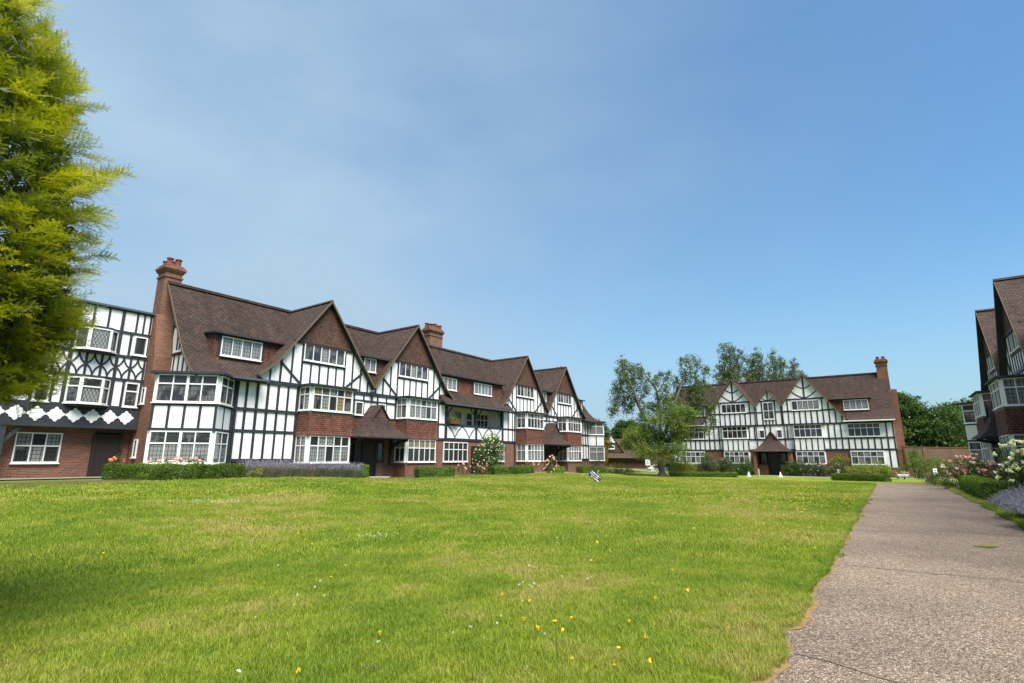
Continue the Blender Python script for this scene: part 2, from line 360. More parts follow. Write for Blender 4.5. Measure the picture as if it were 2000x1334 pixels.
NETS=('net','net','mid'); MIX=('net','mid','dark'); DARK=('dark','mid','dark')

def bay(par,fr,u0,u1,out,zg,zs,zh,za,zf,zt,apron='apron',nf=5,ns=2,side=None,wide=None,kinds=NETS,kinds2=MIX,lower=True,base=-.6,roof=True,din=.05):
    """square bay: plinth, ground window, apron, upper window, flat roof. side=(left length,right length)"""
    ang,ox,oy=fr; sl,sr=side or (out,out)
    b=MB().frame(*fr); b.box(u0,u1,-out,din,base,zg); b.build('bay_plinth',['brick'],par)
    b=MB().frame(*fr)
    b.box(u0+.03,u1-.03,-out+.03,din,zg,zh); b.box(u0+.03,u1-.03,-out+.03,din,zs if False else za+.0,zt); 
    b.build('bay_post',['white'],par)
    # apron
    b=MB().frame(*fr)
    if apron=='apron':
        e=.06
        pts=lambda k,z:[(u0-k,din,z),(u0-k,-out-k,z),(u1+k,-out-k,z),(u1+k,din,z)]
        lv=[(e+.05,zh+.02),(e,zh+.22),(e-.02,za-.02)]
        for (k0,z0),(k1,z1) in zip(lv,lv[1:]):
            A,B=pts(k0,z0),pts(k1,z1)
            for i in range(3): b.face([A[i],A[i+1],B[i+1],B[i]])
        A=pts(*lv[0]); b.face(A); A=pts(*lv[-1]); b.face(A[::-1])
        b.build('bay_apron',['apron'],par)
        b=MB().frame(*fr); b.box(u0-.03,u1+.03,-out-.03,din,za-.02,zf-.03); b.build('lead_flashing',['lead'],par)
    else:
        b.box(u0,u1,-out,din,zh+.02,zf-.03); b.build('bay_apron',['render'],par)
        b=MB().frame(*fr)
        b.box(u0-.03,u1+.03,-out-.035,din,zh,zh+.14); b.box(u0-.032,u1+.032,-out-.037,din,zf-.15,zf-.04)
        nst=apron; 
        for k in range(nst+1):
            x=u0+.05+(u1-u0-.1)*k/nst; b.box(x-.055,x+.055,-out-.028,-out+.02,zh+.14,zf-.15)
        for sx,ln in ((u0,sl),(u1,sr)):
            for kk in (.5,):
                y=-out+ln*kk; b.box(sx-.028,sx+.028,y-.05,y+.05,zh+.14,zf-.15)
        b.build('bay_timber',['timber'],par)
    cw=.09
    window(par,fr,u0+cw,u1-cw,zg,zh,-out,nf,.38,kinds,wide)
    window(par,fr,u0+cw,u1-cw,zf,zt,-out,nf,.34,kinds2,wide)
    # returns
    c,q=math.cos(ang),math.sin(ang)
    def sub(du,dd,a2):  # frame whose plane is the return wall
        return (ang+a2,ox+du*c-dd*q,oy+du*q+dd*c)
    if sl>.5 :
        f2=sub(u0,-out+sl,-math.pi/2)
        for (a,e,tf,kk) in ((zg,zh,.38,kinds),(zf,zt,.34,kinds2)):
            window(par,f2,.06,sl-.07,a,e,0,ns,tf,kk)
        f3=sub(u1,-out,math.pi/2)
        for (a,e,tf,kk) in ((zg,zh,.38,kinds),(zf,zt,.34,kinds2)):
            window(par,f3,.07,sr-.06,a,e,0,ns,tf,kk)
    if roof:
        b=MB().frame(*fr); k=.22
        b.box(u0-k,u1+k,-out-k,din,zt+.02,zt+.09,0); b.box(u0-k+.06,u1+k-.06,-out-k+.06,din,zt+.09,zt+.14,0)
        b.box(u0-.02,u1+.02,-out-.02,din,zt-.02,zt+.02,0); b.build('bay_roof',['timber'],par)

def chimney(par,x0,x1,y0,y1,z0,z1,npx,npy=1,name='chimney'):
    b=MB(); b.box(x0,x1,y0,y1,z0,z1-.75)
    z=z1-.75
    for k,(e,h) in enumerate(((.05,.08),(.0,.22),(.05,.08),(.10,.09),(.14,.1),(.08,.08),(.02,.1))):
        b.box(x0-e,x1+e,y0-e,y1+e,z,z+h-.0015); z+=h
    o=b.build(name,['brick'],par)
    for i in range(npx):
        for j in range(npy):
            cx=x0+(x1-x0)*(i+.5)/npx; cy=y0+(y1-y0)*(j+.5)/npy
            p=MB(); hh=random.uniform(.32,.5); p.lathe((cx,cy,z-.02),[(.19,0),(.19,.06),(.16,.09),(.14,hh-.1),(.18,hh-.08),(.18,hh-.02),(.14,hh),(.0,hh-.005)],10)
            p.build('chimney_pot',['pot'],o,smooth=False)
    return o

def gprof(dl,dr,zr,sl,cx,bl,br,zfl,zfr):
    """gable profile left foot .. ridge .. right foot; b=True gives a bell-cast foot"""
    L_=[(cx-dl,zfl)]; 
    if bl: L_+=[(cx-dl+.45,zfl+.36),(cx-dl+.95,zr-sl*(dl-.95))]
    L_+=[(cx,zr)]
    if br: L_+=[(cx+dr-.95,zr-sl*(dr-.95)),(cx+dr-.45,zfr+.36)]
    L_+=[(cx+dr,zfr)]
    return L_
def zat(prof,x):
    for (a,za),(b,zb) in zip(prof,prof[1:]):
        if a<=x<=b: return za+(zb-za)*(x-a)/(b-a)
    return prof[0][1]
def gable_wall(par,prof,zb,zt=None,y=0,mat='render',name='gable_wall',off=.1):
    """wall filling below profile, between zb and optional top cut zt"""
    b=MB(); pts=[(x,z-off) for x,z in prof]
    if zt is None:
        poly=[(pts[0][0],zb),(pts[-1][0],zb)]+[p for p in pts[::-1]]
    else:
        xs=[x for x,_ in prof]
        # crossing points at zt
        def cross(rev):
            seq=pts if not rev else pts[::-1]
            for (a,za),(c_,zc) in zip(seq,seq[1:]):
                if (za-zt)*(zc-zt)<=0 and za!=zc: return a+(c_-a)*(zt-za)/(zc-za)
        l,r=cross(False),cross(True)
        poly=[(pts[0][0],zb),(pts[-1][0],zb)]+[p for p in pts[::-1] if p[1]<zt and p[0]>r-1e-6]+[(r,zt),(l,zt)]+[p for p in pts[::-1] if p[1]<zt and p[0]<l+1e-6]
    b.prism(poly,y,y+.25); return b.build(name,[mat],par)
def roofpart(par,segs,name='roof',mat='roof'):
    b=MB()
    for prof,a0,a1,ax in segs: b.slab(prof,a0,a1,ax,.13,0,1)
    return b.build(name,[mat,'timber'],par)
def gable_roof(par,prof,y0,y1,mat='roof'):
    b=MB(); b.slab(prof,y0,y1,'y',.13,0,1); o=b.build('gable_roof',[mat,'timber'],par)
    # barge board & mortar verge, ridge tiles
    v=MB()
    for (a,za),(c_,zc) in zip(prof,prof[1:]): v.beam((a,za-.03),(c_,zc-.03),.10,y0-.03,y0-.004)
    v.build('verge',['verge'],o)
    r=MB(); cx,zr=max(prof,key=lambda p:p[1]); r.prism([(cx-.13,zr-.06),(cx+.13,zr-.06),(cx+.07,zr+.06),(cx-.07,zr+.06)],y0-.01,y1)
    r.build('ridge_tiles',[mat],o)
    return o
def porch(par,x,hw,out,z0,z1,z2,mat='roof',y=0,brk=True,gab='tilehang'):
    b=MB(); zz=z1-z0
    lv=[(hw,out,z0),(hw*.80,out*.86,z0+zz*.16),(hw*.60,out*.74,z0+zz*.40),(hw*.42,out*.64,z0+zz*.70),(hw*.31,out*.57,z1)]
    yb=y+.08
    ring=lambda w_,o_,z:[(x-w_,yb,z),(x-w_,y-o_,z),(x+w_,y-o_,z),(x+w_,yb,z)]
    for (a,b_,c_),(d,e,f_) in zip(lv,lv[1:]):
        A,B=ring(a,b_,c_),ring(d,e,f_)
        for i in range(3): b.face([A[i],A[i+1],B[i+1],B[i]],0)
    A=ring(hw,out,z0); b.face([(p[0],p[1],p[2]-.08) for p in A],1)
    for i in range(3): b.face([(A[i][0],A[i][1],z0-.08),(A[i+1][0],A[i+1][1],z0-.08),A[i+1],A[i]],1)
    w_,o_,z=lv[-1]
    b.slab([(x-w_-.06,z-.10),(x,z2),(x+w_+.06,z-.10)],y-o_-.10,yb,'y',.07,0,1)
    b.prism([(x-w_,z-.1),(x+w_,z-.1),(x,z2-.08)],y-o_,y-o_+.05,2)
    o=b.build('porch_roof',[mat,'timber',gab],par)
    if brk:
        for sx in (-1,1):
            q=MB(); X=x+sx*(hw-.32)
            q.fr=(math.pi/2,X,0)   # local u -> +y
            pts=[(y-.02,z0-1.35),(y-.12,z0-.75),(y-.5,z0-.35),(y-out+.2,z0-.12)]
            for a,c_ in zip(pts,pts[1:]): q.beam((a[0],a[1]),(c_[0],c_[1]),.16,-.07,.07)
            q.box(y-.10,y,-.08,.08,z0-1.75,z0-.1); q.build('porch_bracket',['timber'],o)
    return o
def doorway(par,x,hw,z0,z1,y=0,side=True):
    b=MB(); b.box(x-hw,x+hw,y-.06,y+.02,z0,z1)
    for k in range(-3,4): b.box(x+k*hw/3.6-.012,x+k*hw/3.6+.012,y-.072,y-.055,z0+.05,z1-.05)
    b.box(x-hw-.12,x-hw,y-.11,y+.02,z0,z1+.12); b.box(x+hw,x+hw+.12,y-.11,y+.02,z0,z1+.12); b.box(x-hw,x+hw,y-.10,y+.02,z1,z1+.12)
    o=b.build('door',['door'],par)
    h=MB(); h.lathe((x+hw*.7,y-.12,(z0+z1)/2-.05),[(.0,-.03),(.03,0),(.02,.03),(0,.035)],8); h.build('handle',['brass'],o)
    return o
def slim_window(par,fr,u0,u1,z0,z1,d,kind='dark',diamond=0,n=1,tr=None): return window(par,fr,u0,u1,z0,z1,d,n,tr,(kind,),diamond=diamond,fw=.06)

# ------------------------------------------------ range type A (left range and, turned round, the right range)
CX=33.67
ZB=5.45
F0=(0,0,0)
MAINP=[(-.62,5.36),(-.25,5.50),(.3,5.86),(1.0,6.52),(1.9,7.78),(4,10.75),(6.1,7.78),(7.3,6.2),(8.5,5.4)]
def build_range(loc,rz,label):
    A=empty('timbered_apartment_building',loc,rz,label,'building')
    mir=lambda x:2*CX-x
    x0,x1=12.2,mir(12.2)
    b=MB(); b.box(x0,x1,0,8,-1,2.74); b.build('brick_wall',['brick'],A)
    b=MB()
    b.box(x0+.01,30.0,.01,7.99,2.741,ZB); b.box(37.34,x1-.01,.01,7.99,2.741,ZB)
    b.box(30.0,37.34,1.4,7.98,2.741,ZB); b.box(30,37.34,.02,1.4,2.741,2.95)
    for q0,q1 in ((13.84,17.5),(mir(17.5),mir(13.84))): b.box(q0,q1,-.022,.03,1.2,2.76)
    b.box(29.15,30,-.02,.03,2.76,5.44); b.box(37.34,39.4,-.02,.03,2.76,5.44)
    b.box(30.0,37.34,-.018,.10,2.76,3.84)
    b.build('rendered_wall',['render'],A)
    # hung tile strips beside the porches
    for c in (22.75,mir(22.75)): b=MB(); b.box(c-2.27,c+2.27,-.05,.02,2.72,3.86); b.build('tile_hanging',['apron'],A)
    # main roof
    ends=[(11.62,15.2),(mir(15.2),mir(11.62))]
    segs=[(MAINP,a,c,'x') for a,c in ends]
    inner=[(.30,5.86)]+MAINP[3:]
    segs+=[(inner,15.2,29.6,'x'),(inner,mir(29.6),mir(15.2),'x')]
    balc=[(-.6,5.50),(.38,6.46),(.6,6.5)]
    hi=[(2.05,7.96)]+MAINP[5:]
    segs+=[(balc,29.2,mir(29.2),'x'),(hi,29.6,mir(29.6),'x')]
    roofpart(A,segs)
    b=MB(); b.fr=(0,0,0); b.box(11.6,mir(11.6),3.87,4.13,10.72,10.86); b.build('ridge_tiles',['roof'],A)
    # end verges
    for X in (11.62,mir(11.62)):
        b=MB(); b.fr=(math.pi/2,X,0)
        for (a,za),(c,zc) in zip(MAINP,MAINP[1:]): b.beam((a,za-.03),(c,zc-.03),.11,-.03 if X>CX else .0,.0 if X>CX else .03)
        b.build('verge',['verge'],A)
    # end gable walls with timber
    for fr,s in (((-math.pi/2,12.2,0),-1),((math.pi/2,mir(12.2),0),1)):
        b=MB().frame(*fr)
        pr=[(s*p,z-.14) for p,z in MAINP if p>=0.2]+[]
        pr=[(s*.05,5.5)]+pr
        poly=[(s*.05,ZB-.3)]+[p for p in pr]+[(s*7.95,ZB-.3)]
        if s>0: poly=poly[:1]+[poly[-1]]+poly[1:-1][::-1]
        b.prism(poly,-.03,.2); b.build('end_gable_wall',['render'],A)
        t=MB().frame(*fr)
        zt=lambda p: zat(MAINP,p)-.2
        for z in (5.55,6.75,8.35):
            ps=[p for p in np.linspace(.1,7.9,200) if zt(p)>z]; t.beam((s*ps[0],z),(s*ps[-1],z),.13,-.075,-.01)
        for p in np.arange(.5,7.8,.55):
            if zt(p)>5.7: t.beam((s*p,5.5),(s*p,zt(p)),.11,-.065+random.random()*.008,-.01)
        t.beam((s*2.5,8.3),(s*3.9,9.6),.1,-.06,-.01); t.beam((s*5.5,8.3),(s*4.1,9.6),.1,-.06,-.01)
        t.build('end_gable_timber',['timber'],A)
        window(A,fr,min(s*3.15,s*2.45),max(s*3.15,s*2.45),6.85,7.85,-.07,2,None,('dark',))
    # gables
    G=[(19.05,'o'),(26.45,'i'),(mir(26.45),'o2'),(mir(19.05),'i2')]
    tm=MB(); T=tm.beam
    for k,(c,kd) in enumerate(G):
        outerleft = k==0 or k==2 and False
        bl=(k in (0,2)); br=(k in (1,3))
        dl=4.15 if bl else 3.7; dr=4.15 if br else 3.7
        pr=gprof(dl,dr,10.8,1.34,c,bl,br,5.72 if bl else 5.86,5.72 if br else 5.86)
        gable_wall(A,[(x+ (0.15 if i==0 and bl else 0) - (0.15 if i==len(pr)-1 and br else 0),z) for i,(x,z) in enumerate(pr)],ZB-.02,8.05)
        gable_wall(A,[p for p in gprof(dl,dr,10.8,1.34,c,False,False,10.8-1.34*dl,10.8-1.34*dr)] and [(c-2.12,7.96),(c,10.8),(c+2.12,7.96)],8.0,None,-.07,'tilehang','gable_tiles',.10)
        gable_roof(A,pr,-.34,4.1)
        window(A,F0,c-1.42,c+1.42,6.95,7.93,-.01,5,None,('mid','net','mid'))
        zz=lambda x: zat(pr,x)-.16
        T((c-2.1,8.0),(c+2.1,8.0),.12,-.085)
        T((c-3.9 if bl else c-3.65,5.47),(c+3.9 if br else c+3.65,5.47),.15,-.05)
        T((c-1.5,6.85),(c+1.5,6.85),.13,-.055)
        for dx in (-3.35,-2.75,-2.1,-1.48,1.48,2.1,2.75,3.35): 
            T((c+dx,5.53),(c+dx,min(zz(c+dx),7.95)),.11)
        for dx in (-.88,-.3,.3,.88): T((c+dx,5.53),(c+dx,6.79),.10)
        T((c-2.85,6.7),(c-1.55,5.6),.12,-.048); T((c+2.85,6.7),(c+1.55,5.6),.12,-.048)
        bay(A,(0,c,0),-1.43,1.43,1.1,1.13,0,2.62,3.87,4.02,5.36,kinds=NETS if k!=1 else ('dark','warm','mid'),kinds2=[('mid','warm','dark','net'),NETS,('mid','net','net'),('dark','net','mid')][k])
    # white bay of wall between corner window and first gable (and its mirror)
    for m_ in (lambda x:x,mir):
        for i in range(7):
            x=13.92+i*(17.48-13.92)/6; T((m_(x),1.2),(m_(x),5.40),.13 if i not in (0,6) else .17)
        for z,wd in ((1.27,.16),(2.76,.15),(3.88,.15),(5.38,.16)): T((m_(13.84),z),(m_(17.62),z),wd,-.055-.002*z)
        for z in (5.40,): T((m_(20.5),z),(m_(25.0),z),.13,-.048)
        # recess between the bays over the porch
        for x in (20.62,21.42,22.18,23.32,24.08,24.9): T((m_(x),3.9),(m_(x),5.36),.11)
        T((m_(20.5),4.98),(m_(25.0),4.98),.10,-.052); T((m_(20.5),3.92),(m_(25.0),3.92),.12,-.066)
        # beside the balcony
        for x in (27.96,28.55,29.2,29.93): T((m_(x),2.8),(m_(x),5.38),.12)
        for z in (2.78,3.86,5.38): T((m_(27.9),z),(m_(30.0),z),.13,-.056)
    for fr2 in (F0,):
        for u in ((21.5,22.12),(23.38,24.0)):
            slim_window(A,F0,u[0],u[1],4.05,4.88,-.03,'mid')
            slim_window(A,F0,mir(u[1]),mir(u[0]),4.05,4.88,-.03,'mid')
    # balcony
    for x in (30.06,CX,37.28): tm.box(x-.11,x+.11,-.06,.14,2.78,5.40)
    tm.box(30.17,37.17,-.058,.13,3.80,3.95); tm.box(30.17,37.17,-.062,.10,2.74,2.88)
    T((30,5.38),(37.34,5.38),.18,-.066,.12)
    hp=.86
    for k in range(-4,4):
        xa=CX+k*hp; xb=xa+hp
        if xa<30.1 or xb>37.3: continue
        if k%2==0: tm.arc((xa,3.80),(xb,2.9),.10,.085)
        else: tm.arc((xa,2.9),(xb,3.80),.10,.085)
    for s_ in (-1,1):
        tm.arc((CX+s_*.1,4.75),(CX+s_*.75,5.34),-.08*s_,.09); tm.arc((30.1 if s_>0 else 37.24,4.75),(30.8 if s_>0 else 36.54,5.34),-.08*s_,.09)
    fb=(0,0,1.4)
    for a,c in ((30.3,31.9),(35.4,37.0)): window(A,fb,a,c,3.4,5.1,-.02,3,.3,('dark','mid'))
    for a,c in ((32.6,33.4),(34.0,34.8)): window(A,fb,a,c,3.0,5.1,-.02,1,.3,('dark',))
    # ground floor windows under the balcony
    window(A,F0,29.8,32.6,1.12,2.58,-.03,5,.38,('dark','dark','mid')); window(A,F0,34.75,37.5,1.12,2.58,-.03,5,.38,('dark','net'))
    doorway(A,33.67,.45,.0,2.2,-.0)
    T((27.9,2.72),(39.45,2.72),.1,-.05)
    tm.build('timber_frame',['timber'],A)
    # dormers
    def dormer(xa,xb,y,zb,zt,wins,yb,zw0,zw1,name='dormer'):
        b=MB(); b.box(xa+.15,xb-.15,y,yb,zb,zt,0); o=b.build(name,['apron'],A)
        r=MB(); r.slab([(y-.28,zt+.01),(yb+.5,zt+.16)],xa,xb,'x',.09); r.build('dormer_roof',['timber'],o)
        for (wa,wb,n) in wins: window(o,F0,wa,wb,zw0,zw1,y-.01,n,None,('net','mid'),fw=.06)
        for (wa,wb,n) in wins:
            for q in (wa-.16,wb): c=MB(); c.box(q,q+.16,y-.03,y,zw0-.05,zt); c.build('dormer_cheek_board',['timber'],o)
    dormer(12.9,16.9,.95,6.3,7.86,[(13.37,15.6,4)],2.1,6.66,7.7)
    dormer(mir(16.9),mir(12.9),.95,6.3,7.86,[(mir(15.6),mir(13.37),4)],2.1,6.66,7.7)
    for c in (22.75,mir(22.75)): dormer(c-1.7,c+1.7,.32,5.9,7.95,[(c-.5,c+.5,2)],2.1,6.95,7.85)
    dormer(29.3,38.0,.42,6.3,7.78,[(29.5,31.6,4),(33.8,36.2,5)],2.2,6.6,7.55,'long_dormer')
    # porches and doors
    for k,c in enumerate((22.75,mir(22.75))):
        porch(A,c,2.15,1.85,2.66,3.9,4.72,'roof')
        b=MB(); b.box(c-1.25,c+1.25,-.12,.02,.0,2.62); b.build('porch_screen',['door'],A)
        for q in (-1.2,.55): b=MB(); b.box(c+q,c+q+.65,-.16,-.11,.0,1.1); b.build('porch_dwarf_wall',['brick'],A)
        doorway(A,c,.45,.05,2.25,-.12)
        for a,e in ((-1.18,-.62),(.62,1.18)): 
            o=slim_window(A,F0,c+a,c+e,1.15,2.4,-.13,'dark'); 
            for mm in (o.data,): mm.materials[0]=M['door']
        b=MB(); b.box(c-.8,c+.8,-1.3,-.12,-.4,.12+(.14 if k==0 else 0)); b.build('door_step',['stone'],A)
    # corner windows (turned 45 degrees)
    bay(A,(-math.pi/4,12.2,0),-1.70,1.13,.71,1.13,0,2.62,2.9,3.95,5.28,apron=4,nf=4,ns=2,side=(1.75,1.84),wide=(2,),kinds=('net','mid','net'),kinds2=('mid','dark','mid'),din=1.13)
    bay(A,(math.pi/4,mir(12.2),0),-1.13,1.70,.71,1.13,0,2.62,2.9,3.95,5.28,apron=4,nf=4,ns=2,side=(1.84,1.75),wide=(2,),kinds=NETS,kinds2=NETS,din=1.13)
    # chimneys: breast on each end wall, shared stack on the ridge
    for s_ in (0,1):
        X=lambda a,c:(a,c) if not s_ else (mir(c),mir(a))
        b=MB(); a,c=X(11.3,12.2); b.box(a,c,2.5,5.02,-1,5.3); b.box(a+.01,c,3.5,5.0,5.3,6.6)
        b.fr=(math.pi/2,0,0)
        poly=[(3.5,6.6),(5.0,6.6),(5.0,8.9),(4.0,8.9)]
        b.fr=(0,0,0)
        i=[b.P((xx,y,z)) for xx in (a,c) for y,z in poly]
        for q in ((0,1,2,3),(7,6,5,4),(0,4,5,1),(1,5,6,2),(2,6,7,3),(3,7,4,0)): b.f.append([i[k] for k in q]); b.m.append(0)
        b.build('chimney_breast',['brick'],A)
        a,c=X(11.45,12.3); chimney(A,a,c,4.02,4.98,8.85,11.85,2,2)
    for a,e in ((1.4,2.3),(4.1,4.95)): slim_window(A,(-math.pi/2,11.3,0),-4.25,-3.85,a,e,-.0,'mid')
    chimney(A,32.85,34.5,4.75,5.55,9.5,12.75,5,2,'ridge_chimney')
    # pipes and gutters
    for x in (14.0,39.05,mir(17.6),22.75,mir(22.75)):
        b=MB(); b.cyl((x,-.12,4.9 if abs(x-22.75)<.1 or abs(x-mir(22.75))<.1 else .2),(x,-.12,5.5),.05)
        if abs(x-22.75)<.1 or abs(x-mir(22.75))<.1: b.box(x-.15,x+.15,-.25,-.05,5.35,5.6)
        b.build('downpipe',['timber'],A)
    for a,c in ((11.9,15.3),(29.3,mir(29.3)),(mir(15.3),mir(11.9))): b=MB(); b.box(a,c,-.72,-.60,5.33,5.44); b.build('gutter',['lead'],A)
    return A
A=build_range((OA[0],OA[1],0),TH,'long half-timbered brick apartment range on the left of the lawn, with four pointed tile-hung gables')

def copy_tree(o,parent=None):
    c=o.copy(); col.objects.link(c); c.parent=parent
    for ch in o.children: copy_tree(ch,c)
    return c
cx_,cy_=W(63.3,27.22+6.05)
C=copy_tree(A); C.location=(cx_,cy_,.0); C.rotation_euler=(0,0,TH+math.pi)
C['label']='half-timbered apartment range cut off by the right edge, seen steeply along its front'

# ------------------------------------------------ left wing
def build_wing():
    o=empty('timbered_wing',(OA[0],OA[1],0),TH,'flat-topped black and white wing behind the big golden yew, with a band of white quatrefoils','building')
    xa,xb,y=-3.0,11.28,4.3
    b=MB(); b.box(xa,xb,y+.6,y+7,-1,2.8); b.build('brick_wall',['brick'],o)
    b=MB(); b.box(xa,xb,y,y+7,2.82,8.9); b.build('rendered_wall',['render'],o)
    q=MB(); q.box(xa,xb,y-.05,y+.02,2.9,3.84,0); q.box(xa,xb,y-.12,y+.55,2.78,2.92,0)
    n=0; x=xb-.55
    def lobed(cx,cz,yy): 
        pts=[]
        for k in range(40):
            a=6.2832*k/40; r=.285+.035*math.cos(4*a)+.03*math.cos(8*a); pts.append((cx+r*math.cos(a),cz+r*math.sin(a)*.98))
        return pts
    qf=MB()
    while x>xa+.3:
        qf.prism(lobed(x,3.36,0),y-.065,y-.04); x-=.70
    q.build('quatrefoil_band',['timber'],o); qf.build('quatrefoil',['render'],o)
    t=MB()
    def TB(a,c,wd,e=0): t.beam(a,c,wd,y-.035-random.random()*.01-e,y+.02)
    for z,wd in ((3.86,.12),(5.27,.13),(6.46,.13),(7.70,.13),(8.86,.16)): TB((xa,z),(xb,z),wd,.014)
    bays=(9.0,3.6,-1.4)
    for bx in bays:
        for x in (bx-.95,bx+.95): TB((x,3.9),(x,8.8),.14,.004)
    for x in (10.42,11.2,7.62,6.9,5.3,4.9,2.3,1.5,.7,-.1): 
        for a,c in ((3.9,5.2),(6.5,7.65)): TB((x,a),(x,c),.11)
    x=xb-.08
    while x>xa:     # astroid panels and parapet studs
        TB((x,5.3),(x,6.42),.10); TB((x,7.75),(x,8.8),.09)
        w_=.62; c=x-w_/2; zm,zt,zb=5.87,6.40,5.33
        for sx in (-1,1):
            for sz,ze in ((1,zt),(-1,zb)):
                a=(c,ze); e=(c+sx*w_/2,zm)
                t.fr=(0,0,y); t.arc(a,e,(-.075)*sx*sz,.07,5); t.fr=(0,0,0)
        if int(x*10)%3: TB((x-.3,7.75),(x-.3,8.8),.08)
        x-=w_
    for xx in (6.2,): 
        t.box(xx-.12,xx+.12,y-.1,y+.14,.2,2.9)
    t.build('timber_frame',['timber'],o)
    t=MB(); t.beam((6.25,2.0),(6.85,2.82),.16,y-.02,y+.14); t.build('jetty_bracket',['timber'],o)
    # canted windows
    for bx in bays:
        for z0,z1,tr in ((3.93,5.17,.36),(6.56,7.62,None)):
            b=MB(); 
            P_=[(bx-.82,y),(bx-.42,y-.42),(bx+.42,y-.42),(bx+.82,y)]
            for zz0,zz1 in ((z0-.16,z0),(z1,z1+.12)):
                b=MB(); b2=[(p[0],p[1]) for p in P_]
                for i in range(3): b.face([(*b2[i],zz0),(*b2[i+1],zz0),(*b2[i+1],zz1),(*b2[i],zz1)])
                b.face([(*p,zz1) for p in b2]); b.face([(*p,zz0) for p in b2[::-1]])
                b.build('bay_head',['timber'],o)
            window(o,(0,bx,y-.42),-.42,.42,z0,z1,0,1 if tr else 1,tr,('net','mid'),diamond=1)
            ln=math.hypot(.4,.42); a=math.atan2(.42,.4)
            window(o,(-a,bx-.82,y),.0,ln,z0,z1,0,1,tr,('mid','dark'),diamond=1); window(o,(a,bx+.42,y-.42),.0,ln,z0,z1,0,1,tr,('mid','dark'),diamond=1)
    F4=(0,0,y)
    for a,c in ((10.5,11.12),(6.98,7.56),(2.4,3.0-.1)):
        if a==2.4: a,c=1.55,2.2
        window(o,F4,a,c,3.92,5.15,-.0,1,.36,('mid','dark'),diamond=1); window(o,F4,a+.08,c+.06,6.6,7.58,0,1,None,('dark',),diamond=1)
    FG=(0,0,y+.6)
    window(o,FG,6.83,8.5,1.15,2.52,-.0,3,.44,('mid','net'),diamond=0); window(o,FG,1.8,3.5,1.15,2.52,0,3,.44,NETS)
    b=MB(); b.box(9.75,10.85,y+.5,y+.62,.3,2.6); b.build('recess_shade_panel',['dark'],o); doorway(o,10.3,.5,.4,2.4,y+.5)  # flat dark panel paints the recess shade; the wall is not hollowed
    b=MB(); b.slab([(y-.15,8.96),(y+7.2,9.1)],xa-.1,xb,'x',.1); b.build('parapet_coping',['lead'],o)
    return o
build_wing()

